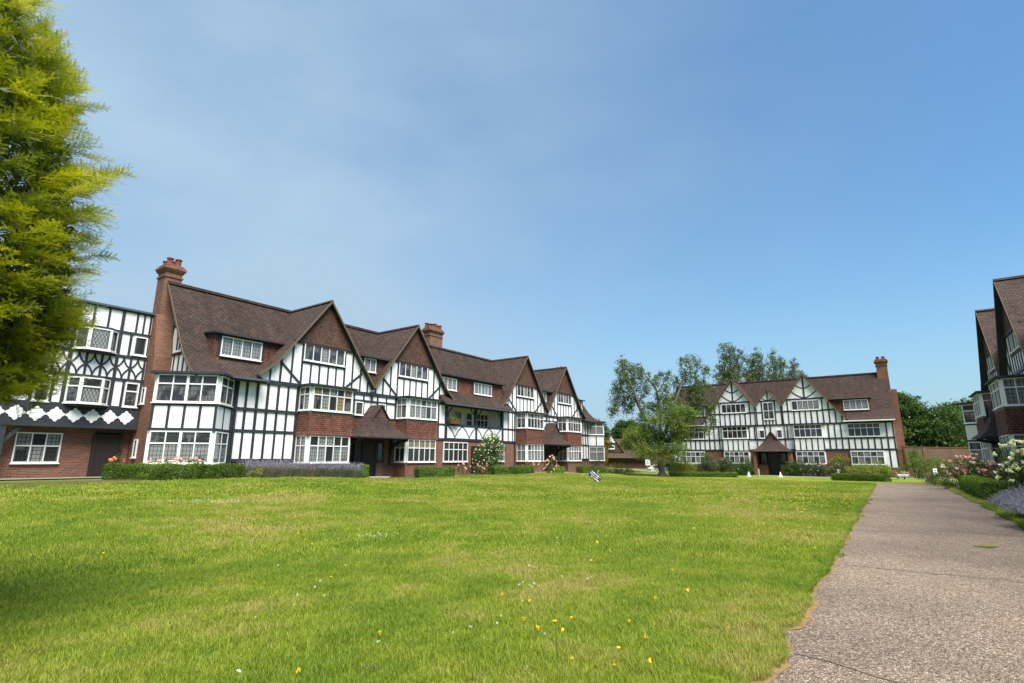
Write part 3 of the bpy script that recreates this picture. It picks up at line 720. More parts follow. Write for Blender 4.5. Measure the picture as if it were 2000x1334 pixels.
# ------------------------------------------------ far range B
def build_far():
    NB=(math.cos(TH),math.sin(TH)); d=66.16
    B=empty('gabled_apartment_building',(NB[0]*d,NB[1]*d,0),TH-math.pi/2,'half-timbered apartment house with three white gables facing the far end of the lawn','building')
    # local x runs along (sin TH,-cos TH); y inwards
    c0=-10.7; mir=lambda x:2*c0-x
    xr=.7; xl=mir(xr)
    b=MB(); b.box(xl,xr,0,8,-1.5,2.3); b.build('brick_wall',['brick'],B)
    b=MB(); b.box(xl+.01,xr-.01,.01,7.99,2.301,5.3)
    for a,c in ((-3.4,xr-.01),(xl+.01,mir(-3.4))): b.box(a,c,-.02,.05,.55,2.31)
    b.build('rendered_wall',['render'],B)
    off=-.12
    P_=[(p,z+off) for p,z in MAINP]
    inner=[(.35,5.6)]+P_[3:]
    roofpart(B,[(P_,-3.3,xr+.25,'x'),(P_,xl-.25,mir(-3.3),'x'),(inner,mir(-3.3),-3.3,'x')],mat='roof_far')
    b=MB(); b.box(xl-.2,xr+.2,3.87,4.13,10.58,10.74); b.build('ridge_tiles',['roof_far'],B)
    tm=MB(); T=lambda a,b,w_,*k: tm.beam(a,b,w_*1.28,*k)
    for s_,c in ((1,-6.95),(-1,mir(-6.95))):
        dl,dr=(2.4,4.1) if s_>0 else (4.1,2.4)
        bl,br=(s_<0),(s_>0)
        pr=gprof(dl,dr,10.58,1.40,c,bl,br,5.30 if bl else 7.22,5.30 if br else 7.22)
        gable_wall(B,pr,5.05); gable_roof(B,pr,-.34,4.1,'roof_far')
        zz=lambda x: zat(pr,x)-.2
        wx0,wx1=c-1.36,c+1.36
        window(B,F0,wx0,wx1,6.64,7.68,-.01,5,None,('net',) if s_>0 else ('dark','dark','mid'))
        def hb(z,wd,e=0):
            xs=[x for x in np.linspace(c-dl+.05,c+dr-.05,300) if zz(x)>z]; T((xs[0],z),(xs[-1],z),wd,-.05-e)
        hb(7.85,.13); hb(6.56,.12,.004); 
        T((c,7.9),(c,10.3),.12,-.047)
        for s2 in (-1,1):
            for zc,dx,sg in ((9.0,.72,.05),(7.95,1.2,.10)):
                za=zz(c+s2*dx); tm.arc((c,zc),(c+s2*dx,za),-sg*s2,.11)
            za=zz(c+s2*1.75); tm.arc((c+s2*.95,7.92),(c+s2*1.75,za-.02),-.05*s2,.10)
        for dx in np.arange(-4.0,4.2,.56):
            x=c+dx*(1 if s_>0 else -1)
            if x<c-dl+.1 or x>c+dr-.1: continue
            top=zz(x)
            if 5.2<top-.1: T((x,5.12),(x,min(top,6.5)),.10)
            if abs(dx)>1.4 and top>6.7: T((x,6.6),(x,min(top,7.8)),.10)
        bay(B,(0,c,0),-1.45,1.45,.42,.85,0,2.16,3.4,3.66,5.02,apron=5,nf=5,ns=1,kinds=('net','mid'),kinds2=('dark','dark','mid'),side=(.42,.42))
    prs=[(c0-1.38,7.22),(c0,9.16),(c0+1.38,7.22)]
    gable_wall(B,prs,5.05); gable_roof(B,prs,-.30,3.1,'roof_far')
    window(B,F0,c0-.56,c0+.56,5.75,7.66,-.01,2,.5,('mid','dark'))
    T((c0-1.0,7.82),(c0+1.0,7.82),.11,-.05); T((c0,7.9),(c0,8.9),.09)
    for s2 in (-1,1): tm.arc((c0,7.9),(c0+s2*.55,8.15),-.05*s2,.08)
    for dx in (-1.3,-.68,.68,1.3): T((c0+dx,5.12),(c0+dx,7.1 if abs(dx)>1 else 7.76),.11)
    T((c0-1.35,6.56),(c0-.7,6.56),.1,-.052); T((c0+1.35,6.56),(c0+.7,6.56),.1,-.052)
    for dx in (-.35,0,.35): T((c0+dx,5.12),(c0+dx,5.66),.09)
    # long beams
    for z,wd in ((2.33,.15),(3.52,.12),(5.09,.14)): T((xl,z),(xr,z),wd,-.056-.001*z)
    wins=[(-8.45,-5.45),(mir(-5.45),mir(-8.45)),(-3.35,-.4),(mir(-.4),mir(-3.35)),(c0-1.25,c0-.55),(c0+.55,c0+1.25)]
    x=xr-.08
    while x>xl:
        inw=any(a<x<c for a,c in wins); inb=any(a-.05<x<c+.05 for a,c in wins[:2])
        if not inb and abs(x-c0)>1.9: T((x,2.4),(x,3.47),.10)
        if not inw: T((x,3.58),(x,5.03),.10)
        if x>-.35 or x<mir(-.35): T((x,.6),(x,2.27),.12)
        x-=.565
    for a,c in ((-3.3,-.45),(mir(-.45),mir(-3.3))):
        window(B,F0,a,c,.83,2.16,-.05,5,.42,('mid','net')); window(B,F0,a,c,3.66,5.02,-.02,5,.36,('dark',) if a>-10 else ('dark','mid'))
    for a in (c0-1.18,c0+.62): slim_window(B,F0,a,a+.56,3.64,4.55,-.03,'dark')
    T((-3.4,.6),(-3.4,2.27),.12); T((mir(-3.4),.6),(mir(-3.4),2.27),.12)
    tm.build('timber_frame',['timber'],B)
    for m_ in (lambda a,c:(a,c),lambda a,c:(mir(c),mir(a))):
        a,c=m_(-4.85,-.85); b=MB(); b.box(a+.12,c-.12,.9,2.2,6.1,7.78); o=b.build('dormer',['apron'],B)
        r=MB(); r.slab([(.6,7.79),(2.6,7.95)],a,c,'x',.09); r.build('dormer_roof',['verge'],o)
        a,c=m_(-3.42,-1.18); window(o,F0,a,c,6.5,7.56,.88,4,None,('net',),fw=.06)
    porch(B,c0+.1,2.05,1.7,2.2,3.5,4.35,'roof_far',brk=False,gab='tilehang')
    for s2 in (-1,1):
        b=MB(); b.box(c0+.1+s2*1.75-.16,c0+.1+s2*1.75+.16,-1.5,.0,-1.5,2.12); b.build('porch_pier',['brick'],B)
        b=MB(); b.box(c0+.1+min(s2*.62,s2*1.55),c0+.1+max(s2*.62,s2*1.55),-.62,-.02,-1.5,.75); b.build('porch_dwarf_wall',['brick'],B)
    b=MB(); b.box(c0-1.45,c0+1.65,-.03,.0,-.3,2.2); b.build('porch_back',['dark'],B)  # near-black sheet paints the shade inside the porch
    doorway(B,c0+.1,.5,-.3,1.95,-.06)
    for a in (c0-1.2,c0+.78): 
        o=slim_window(B,F0,a,a+.65,.85,2.0,-.4,'dark'); o.data.materials[0]=M['door']
    b=MB(); b.box(xr,xr+.75,2.4,5.0,-1.5,8.6); b.box(xr,xr+.35,.05,2.4,-1.5,2.3); b.build('chimney_breast',['brick'],B)
    chimney(B,-.05,.95,3.5,4.6,8.4,12.1,2,1)
    
    for a,c in ((-3.6,xr+.2),(xl-.2,mir(-3.6))): b=MB(); b.box(a,c,-.72,-.6,5.2,5.31); b.build('gutter',['white'],B)
    for x in (-9.25,-12.15): b=MB(); b.cyl((x,-.1,2.4),(x,-.1,7.2),.05); b.build('downpipe',['timber'],B)
    b=MB()
    for z,wd in ((5.25,.2),): b.fr=(math.pi/2,xr,0); b.beam((0,z),(8,z),wd,-.04,.0)
    b.build('end_beam',['timber'],B)
    # end gable
    for fr,s in (((math.pi/2,xr,0),1),((-math.pi/2,xl,0),-1)):
        b=MB().frame(*fr); poly=[(s*.05,ZB-.4)]+[(s*p,z-.18) for p,z in P_ if p>.2]+[(s*7.95,ZB-.4)]
        if s>0: poly=poly[:1]+[poly[-1]]+poly[1:-1][::-1]
        b.prism(poly,-.03,.2); b.build('end_gable_wall',['brick'],B)
    return B
build_far()

# ------------------------------------------------ garages and garden walls
def build_garage(px,py,rz,z,label,wd=8.4,doors=2,gx=-1.9):
    G_=empty('garage_block',(px,py,z),rz,label,'garage')
    b=MB(); hw=wd/2; b.box(-hw,hw,0,6,-.5,2.2); b.build('brick_wall',['brick_soft'],G_)
    for k in range(doors):
        a=-hw+.45+k*(wd-.3)/doors; d_=MB(); d_.box(a,a+(wd-.3)/doors-.75,-.04,.02,0,2.05)
        for j in range(1,9): x=a+j*((wd-.3)/doors-.75)/9; d_.box(x-.015,x+.015,-.055,-.03,.03,2.0)
        d_.build('garage_door',['garage_door'],G_)
    b=MB(); b.slab([(-.8,2.05),(-.3,2.35),(.35,3.05)],-hw-.35,hw+.35,'x',.1); b.slab([(.3,3.0),(3.2,5.2),(6.3,2.2)],-hw-.1,hw+.1,'x',.12); b.build('roof',['roof_moss'],G_)
    g2=[(gx-2.0,3.0),(gx,5.9),(gx+2.0,3.0)]
    b=MB(); b.slab(g2,-.05,3.2,'y',.12,0,1); b.build('gable_roof',['roof_moss','verge'],G_)
    b=MB(); b.prism([(gx-1.85,2.95),(gx+1.85,2.95),(gx,5.65)],.1,.3,0); b.build('gable_tiles',['tilehang'],G_)
    b=MB(); b.prism([(gx-.68,4.5),(gx+.68,4.5),(gx,5.52)],.06,.12,0); b.build('gable_panel',['render'],G_)
    window(G_,F0,gx-.5,gx+.5,3.45,4.05,.07,2,None,('dark',),fw=.1)
    return G_
build_garage(18.3,88,R(-3),-.62,'low mossy-roofed garage with two brown doors beyond the left range')
gx_,gy_=W(62,34.5)
gq=build_garage(gx_+4.6,gy_+2.4,TH-math.pi/2,-.05,'small mossy tiled roof peeping out behind the right range porch',5.5,1,0); gq.scale=(.62,.62,.62)
def garden_wall(pts,h,label,zb=-1.2,name='garden_wall'):
    b=MB()
    for (xa,ya),(xb,yb) in zip(pts,pts[1:]):
        l=math.hypot(xb-xa,yb-ya); a=math.atan2(yb-ya,xb-xa); b.fr=(a,xa,ya)
        b.box(0,l,-.17,.17,zb,h,0); b.box(-.01,l+.01,-.22,.22,h,h+.08,1); 
        k=3.
        while k<l: b.box(k-.25,k+.25,-.25,.25,zb,h-.02,0); k+=6
    return tag(b.build(name,['brick_soft','pot']),label,'wall')
garden_wall([(39.8,54.6),(47,57.5),(58,61)],2.55,'weathered red brick garden wall below the dark trees on the right')
garden_wall([(22.6,87.5),(28,86),(34,80)],3.0,'tall brick wall behind the leaning birch, seen past its trunk')

# ------------------------------------------------ ground
def sheet(name,tn0,tn1,nt_,nn_,off,mat,mask=None,edge=None,kind='structure',label=None):
    ts=np.linspace(tn0[0],tn1[0],nt_); ns=np.linspace(tn0[1],tn1[1],nn_)
    v=[];f=[]
    for i,t in enumerate(ts):
        for j,n in enumerate(ns):
            tt,n2=(edge(t,n,j/(nn_-1)) if edge else (t,n))
            x,y=W(tt,n2); v.append((x,y,0))
    v=np.array(v); v[:,2]=gz(v[:,0],v[:,1])+off
    for i in range(nt_-1):
        for j in range(nn_-1):
            a=i*nn_+j; f.append((a,a+1,a+nn_+1,a+nn_))
    me=bpy.data.meshes.new(name); me.from_pydata([tuple(p) for p in v],[],f); me.update(); me.materials.append(M[mat])
    if me.polygons[0].normal.z<0: me.flip_normals()
    o=bpy.data.objects.new(name,me); col.objects.link(o); o['kind']=kind
    if label: o['label']=label
    return o
# far terrain, graded grid (metres along the court axes)
def graded(lim,fine,step):
    a=list(np.arange(-fine,fine+.01,step)); k=fine; s_=step
    while k<lim: s_*=1.35; k+=s_; a=[-k]+a+[k]
    return np.array(a)
gt=graded(900,100,2.0)
X_,Y_=np.meshgrid(gt,gt+30,indexing='ij'); v=np.stack([X_.ravel(),Y_.ravel(),gz(X_.ravel(),Y_.ravel())-.03],1); n_=len(gt)
f=[(i*n_+j,(i+1)*n_+j,(i+1)*n_+j+1,i*n_+j+1) for i in range(n_-1) for j in range(n_-1)]
me=bpy.data.meshes.new('ground'); me.from_pydata([tuple(p) for p in v],[],f); me.materials.append(M['terrain']); me.update()
o=bpy.data.objects.new('ground',me); col.objects.link(o); o['kind']='structure'
LT0,LT1,LN0,LN1=-14.,39.6,3.4,26.33
def eroff(t): return .02*math.sin(t*1.1)+.018*math.sin(t*2.7+1)+.012*math.sin(t*7.3+2)+.008*math.sin(t*19)+ (.13*math.exp(-((t-5.35)/.16)**2)) +.10*math.exp(-((t-3.9)/.25)**2)- .03*math.exp(-((t-4.6)/.3)**2)
def lawn_n1(t):           # lawn edge at the path, rounded at the far corner
    r=3.2; k=t-(LT1-r)
    e=LN1-(eroff(t) if t<36 else 0)
    if k>0: e-= r-math.sqrt(max(r*r-k*k,0))
    return e
def lawn_edge(t,n,f): 
    n1=lawn_n1(t); return t,LN0+(n1-LN0)*f
sheet('lawn',(LT0,LN0),(LT1,LN1),700,60,.012,'lawn',edge=lawn_edge)
sheet('garden_bed',(-14,-.2),(60,LN0+.1),80,6,-.008,'soil')
sheet('path',(-16,25.9),(43.5,29.42),260,24,.004,'path')
sheet('path_edge_soil',(-16,26.1),(38,26.62),1200,4,.008,'edge',edge=lambda t,n,f:(t,26.0+ (0.42-eroff(t)*.9+.02*math.sin(t*2.3)+ .012*math.sin(t*13))*f))
sheet('cross_path',(39.7,-6),(44.0,26.28),20,60,-.002,'path')
sheet('access_road',(66-5.6,-8),(66-3.2,40),10,40,-.004,'asphalt')
sheet('wing_path',(-14,-4.6),(12,-2.6),30,4,.02,'asphalt')
sheet('right_bed',(-10,29.42),(52,33.2),60,6,.0,'soil')
sheet('right_verge_grass',(-10,29.40),(46,30.0),200,3,.014,'lawn',edge=lambda t,n,f:(t,29.36+.05*math.sin(t*2.3)+(.16+.07*math.sin(t*1.7))*f))
sheet('far_verge_grass',(44.1,4),(59.8,40),30,60,.0,'lawn')
# path joints, slightly open seams with dirt
jb=[(8.9,.022),(4.65,.022),(14.2,.022),(19.6,.03),(25,.03),(30.4,.03)]
for t0,wd in jb:
    sheet('path_joint',(t0,26.45),(t0+wd,29.38),2,40,.009,'joint',edge=lambda t,n,f,t0=t0:(t+.02*math.sin(n*5)+.012*math.sin(n*13)+(n-27)*(.02 if t0>5 else -.32),n))

# ------------------------------------------------ vegetation helpers
def quads(C_,S_,asp=.5,nrm=None,tilt=1.0,fold=.25):
    """leaf diamonds: centres (N,3), sizes (N,)"""
    n=len(C_); a=rng.normal(size=(n,3)); 
    if nrm is not None: a=a*tilt+nrm
    a/=np.linalg.norm(a,axis=1,keepdims=True)
    u=np.cross(a,rng.normal(size=(n,3))); u/=np.linalg.norm(u,axis=1,keepdims=True); w_=np.cross(a,u)
    s=S_[:,None]
    v=np.stack([C_-u*s,C_-w_*s*asp+a*s*fold*.3,C_+u*s,C_+w_*s*asp+a*s*fold*.3],1)
    return v.reshape(-1,3)
def leafmesh(name,V4,mat,parent=None,vals=None,loc=(0,0,0)):
    n=len(V4)//4; me=bpy.data.meshes.new(name)
    me.vertices.add(n*4); me.vertices.foreach_set('co',np.ascontiguousarray(V4,dtype=np.float32).ravel())
    me.loops.add(n*4); me.loops.foreach_set('vertex_index',np.arange(n*4,dtype=np.int32))
    me.polygons.add(n); me.polygons.foreach_set('loop_start',np.arange(0,n*4,4,dtype=np.int32)); 
    me.update(calc_edges=True); me.materials.append(M[mat])
    at=me.attributes.new('v','FLOAT','FACE'); at.data.foreach_set('value',(vals if vals is not None else rng.random(n)).astype(np.float32))
    o=bpy.data.objects.new(name,me); col.objects.link(o); o.location=loc
    if parent: o.parent=parent
    return o
def clumps(cs,nsub,nleaf,rsub,flat=.8):
    """cs: (cx,cy,cz,rx,ry,rz) blobs -> leaf centres grouped into ragged sub-clumps; returns pts, vals"""
    out=[];val=[]
    for (cx,cy,cz,rx,ry,rz) in cs:
        k=max(3,int(nsub*(rx*ry*rz)**(2/3)))
        d=rng.normal(size=(k,3)); d/=np.linalg.norm(d,axis=1,keepdims=True); r=rng.random(k)**.45
        sc=d*r[:,None]*np.array([rx,ry,rz])+np.array([cx,cy,cz])
        rs=rsub*(.6+.8*rng.random(k)); vv=rng.random(k)
        for c,rr,v_ in zip(sc,rs,vv):
            p=rng.normal(size=(nleaf,3))*rr*.55*np.array([1,1,flat])+c
            out.append(p); val.append(np.clip(v_*.55+rng.random(nleaf)*.45,0,1))
    return np.concatenate(out),np.concatenate(val)
def limb(b,p,q,r0,r1,bend=.1,n=5,seed=0):
    rr=random.Random(seed); p=Vector(p); q=Vector(q); L_=(q-p).length; off=Vector((rr.uniform(-1,1),rr.uniform(-1,1),rr.uniform(.2,.8)))*bend*L_
    pts=[p.lerp(q,i/n)+off*math.sin(math.pi*i/n) for i in range(n+1)]
    for i in range(n):
        a=r0+(r1-r0)*i/n; c=r0+(r1-r0)*(i+1)/n; b.cyl(pts[i],pts[i+1],a,c,7,cap=False)
    return pts
def tree(name,label,base,trunk_top,r0,blobs,leaf,leafsz,nsub=26,nleaf=26,rsub=.45,bark='bark_dark',cat='tree',group=None,fork=None,multi=0,droop=False):
    bx,by,bz=base; o=empty(name,(bx,by,bz),0,label,cat,group)
    b=MB(); tt=Vector(trunk_top)-Vector(base)
    b.cyl((0,0,-.3),(0,0,.12),r0*1.9,r0*1.25,10,cap=False); pts=limb(b,(0,0,.1),tt,r0*1.2,r0*.62,.03,6,1)
    rel=[(x-bx,y-by,z-bz,a,c,d) for x,y,z,a,c,d in blobs]
    for i,q in enumerate(rel):
        st=pts[-1] if i%2 else pts[-2]
        ll=limb(b,st,(q[0],q[1],q[2]+q[5]*.3),r0*.5,.03,.10,6,i)
        for j in range(5):
            rr=random.Random(i*9+j); e=Vector((q[0]+rr.uniform(-.8,.8)*q[3],q[1]+rr.uniform(-.8,.8)*q[4],q[2]+rr.uniform(-.6,.9)*q[5])); limb(b,ll[2+j%4],e,r0*.17,.012,.12,4,i*7+j)
    b.build('trunk',[bark],o,smooth=True)
    P_,v_=clumps(rel,nsub,nleaf,rsub)
    if droop:
        k=rng.random(len(P_))<.35; P_[k,2]-=rng.random(k.sum())*rsub*1.6
    leafmesh('crown',quads(P_,leafsz*(.6+.8*rng.random(len(P_))),.5),leaf,o,v_)
    return o
def pxw(px,Y,z=None,py=None):   # world X (and z) of a photo column at ground distance Y
    x=(px-1000)/1026.8; 
    p=R(12.431); 
    if py is None: py=893-(0)  
    vv=(py-667)/1026.8; ry=math.cos(p)+vv*math.sin(p); rzz=math.sin(p)-vv*math.cos(p)
    k=Y/ry; return x*k, EYE+rzz*k
def blob(px,py,Y,r,asp=1.0,dy=None):    # r in photo pixels
    X,z=pxw(px,Y,py=py); k=Y/1050*r
    return (X,Y,z,k,(dy or k),k*asp)

# ---------------- the leaning birch-like tree before the far range
Yt=54
tb=(*[pxw(1292,Yt)[0]],Yt,g(pxw(1292,Yt)[0],Yt)); ft=pxw(1289,Yt,py=872)
o=empty('tree',tb,0,'tall open-crowned tree with a forked trunk standing at the far edge of the lawn','tree')
b=MB(); b.cyl((0,0,-.3),(0,0,.4),.62,.34,12,cap=False)
top=Vector((ft[0]-tb[0],0,ft[1]-tb[2])); pts=limb(b,(0,0,.3),top,.33,.27,.02,6,3)
ends=[]
def lp(px,py,dy=0): X,z=pxw(px,Yt+dy,py=py); return Vector((X-tb[0],dy,z-tb[2]))
limbs=[([(1289,872),(1262,822),(1245,780),(1222,735),(1216,700)],.20),([(1262,822),(1235,770),(1205,790)],.12),([(1289,872),(1290,810),(1282,760),(1262,735),(1250,705)],.15),
       ([(1290,860),(1315,800),(1328,760),(1340,725),(1355,705)],.17),([(1282,770),(1300,740),(1305,725)],.06),([(1328,760),(1368,760),(1385,790)],.10),([(1245,780),(1215,760),(1195,790)],.1),([(1289,872),(1330,840),(1370,830)],.14),([(1289,872),(1240,860),(1225,850)],.12)]
for k,(pl,r_) in enumerate(limbs):
    q=[lp(*p,dy=(k%3-1)*.8*(i/len(pl))) for i,p in enumerate(pl)]
    for i in range(len(q)-1): limb(b,q[i],q[i+1],r_*(1-i/(len(q)-1))**.8+.02,r_*(1-(i+1)/(len(q)-1))**.8+.02,.05,3,k*5+i)
b.build('trunk',['bark'],o,smooth=True)
sky_blobs=[(1222,705,15),(1240,722,20),(1216,728,18),(1255,735,16),(1232,748,22),(1205,755,17),(1210,775,20),(1195,798,12),(1236,776,20),(1258,762,15),(1180+14,806,9),(1262,795,16),(1250,812,12),(1228,795,14),
 (1278,745,12),(1292,728,11),(1305,732,12),(1300,755,12),(1286,775,13),(1308,785,13),(1275,795,12),(1320,768,10),
 (1333,708,13),(1357,706,14),(1345,728,18),(1372,722,13),(1330,748,17),(1358,750,20),(1378,748,12),(1345,775,20),(1325,790,15),(1368,780,16),(1390,760,6),(1384,795,14),(1360,805,18),(1385,820,12),(1338,815,18),(1372,840,12),(1350,838,14),(1393,700+35,5)]
rel=[]
for i,(px,py,r_) in enumerate(sky_blobs):
    x,y,z,a,c,d=blob(px,py,Yt,r_*1.0); dy=random.uniform(-1.6,1.6)*(1 if i%2 else .5); rel.append((x-tb[0],dy,z-tb[2],a,a*1.2,d))
P_,v_=clumps(rel,38,30,.24,.8)
k_=rng.random(len(P_))<.3; P_[k_,2]-=rng.random(k_.sum())*.7
leafmesh('crown',quads(P_,.075*(.6+.8*rng.random(len(P_))),.5),'birch_leaf',o,v_)
low=[(1300,800,22),(1322,805,20),(1290,822,26),(1318,832,26),(1340,810,14),(1262,822,18),(1245,838,20),(1232,850,20),(1250,862,26),(1275,858,28),(1305,862,30),(1330,850,20),(1225,868,16),(1245,880,20),(1275,882,22),(1310,880,22),(1300,780,14)]
rel=[]
for i,(px,py,r_) in enumerate(low):
    x,y,z,a,c,d=blob(px,py,Yt,r_); rel.append((x-tb[0],random.uniform(-1.5,1.0)-.5,z-tb[2],a,a*1.2,d*.9))
P_,v_=clumps(rel,44,30,.32,.8)
leafmesh('lower_crown',quads(P_,.085*(.6+.8*rng.random(len(P_))),.4),'willow_leaf',o,v_)

# ---------------- tall poplars behind the far range
gp='tall poplar-like trees rising behind the far range'
for i,(lab,base,bl) in enumerate([
  ('slender grey-green tree rising left behind the roof of the far house',1425,[(1418,690,16),(1432,686,9),(1425,715,20),(1412,730,16),(1440,712,10),(1446,690,7),(1436,740,20),(1410,750,14),(1450,728,10),(1455,700,6)]),
  ('second grey-green tree behind the far house roof, between its neighbours',1478,[(1478,695,12),(1470,715,16),(1484,715,14),(1476,735,18),(1490,740,12),(1465,742,14)]),
  ('third thin tree behind the far house roof, with open wispy top',1515,[(1508,690,7),(1512,708,11),(1525,704,9),(1518,725,13),(1530,715,7),(1508,742,12),(1524,742,12)]),
  ('lowest wispy tree behind the right-hand gable of the far house',1550,[(1549,712,9),(1552,730,14),(1566,735,9),(1540,740,10),(1575,738,5)])]):
    Y=92+i*1.5; X=pxw(base,Y)[0]; bz=g(X,Y)
    bls=[blob(px,py,Y,r_*1.15,1.35) for px,py,r_ in bl]
    tree('poplar_tree',lab,(X,Y,bz),(X+.2,Y,bz+11),.35,bls,'poplar_leaf',.12,19,22,.38,cat='tree',group=gp,bark='bark')
# ---------------- dark trees beyond the wall on the right
gd='dark green trees beyond the garden wall'
for i,(lab,base,Y,bl) in enumerate([
  ('dense dark green tree hard against the chimney end of the far house',1775,76,[(1768,800,34),(1752,790,24),(1775,830,40),(1760,775,12),(1800,850,30),(1750,850,30),(1795,815,20),(1760,868,30)]),
  ('broad dark green tree in the middle above the garden wall',1835,74,[(1825,815,22),(1850,830,34),(1822,845,34),(1865,812,20),(1845,800,14),(1872,850,26),(1830,865,30),(1860,868,26),(1810,835,16)]),
  ('dark green tree next to the right range, its top beside the bay windows',1892,78,[(1880,800,24),(1900,820,26),(1868,835,20),(1895,850,30),(1915,800,26),(1925,835,30),(1905,868,26),(1870,795,10)])]):
    X=pxw(base,Y)[0]; bz=g(X,Y)
    bls=[blob(px,py,Y+random.uniform(-1,1),r_*1.05,.9) for px,py,r_ in bl]
    tree('broadleaf_tree',lab,(X,Y,bz),(X,Y,bz+2.5),.4,bls,'dark_leaf',.16,30,26,.55,cat='tree',group=gd)
# between the ranges, far left background
X=pxw(1172,84)[0]
tree('conifer_tree','dark evergreen rising behind the right end of the left range',(X,84,-.6),(X,84,1),.3,[blob(1168,860,84,20,1.2),blob(1174,842,84,15,1.4),blob(1166,830,84,10,1.4),blob(1180,865,84,14,1.2)],'dark_leaf',.14,40,26,.45)
X=pxw(1185,80)[0]
tree('beech_tree','rust-coloured shrub-like tree beside the left garage gable',(X,80,-.6),(X,80,.6),.15,[blob(1173,884,80,15,1.1),blob(1165,900,80,16,1.1),blob(1181,868,81,9,1.4),blob(1178,898,80,9)],'rust_leaf',.12,50,24,.35)
X=pxw(1215,97)[0]
tree('broadleaf_tree','mid green tree above the garage roof, left of the leaning birch',(X,97,-.6),(X,97,2),.3,[blob(1208,848,97,16),blob(1222,838,97,18),blob(1240,850,97,20),blob(1212,830,97,9),blob(1192,852,97,8),blob(1255,845,97,18),blob(1236,832,97,12)],'dark_leaf',.17,34,26,.6)
X=pxw(1345,84)[0]
tree('beech_tree','orange-brown foliage over the brick wall behind the tree trunk',(X-2,83,-.6),(X-2,83,1.5),.15,[blob(1310,888,83,14,.7),blob(1325,882,83,12,.8),blob(1300,880,83,10,.8)],'rust_leaf',.12,40,24,.35)

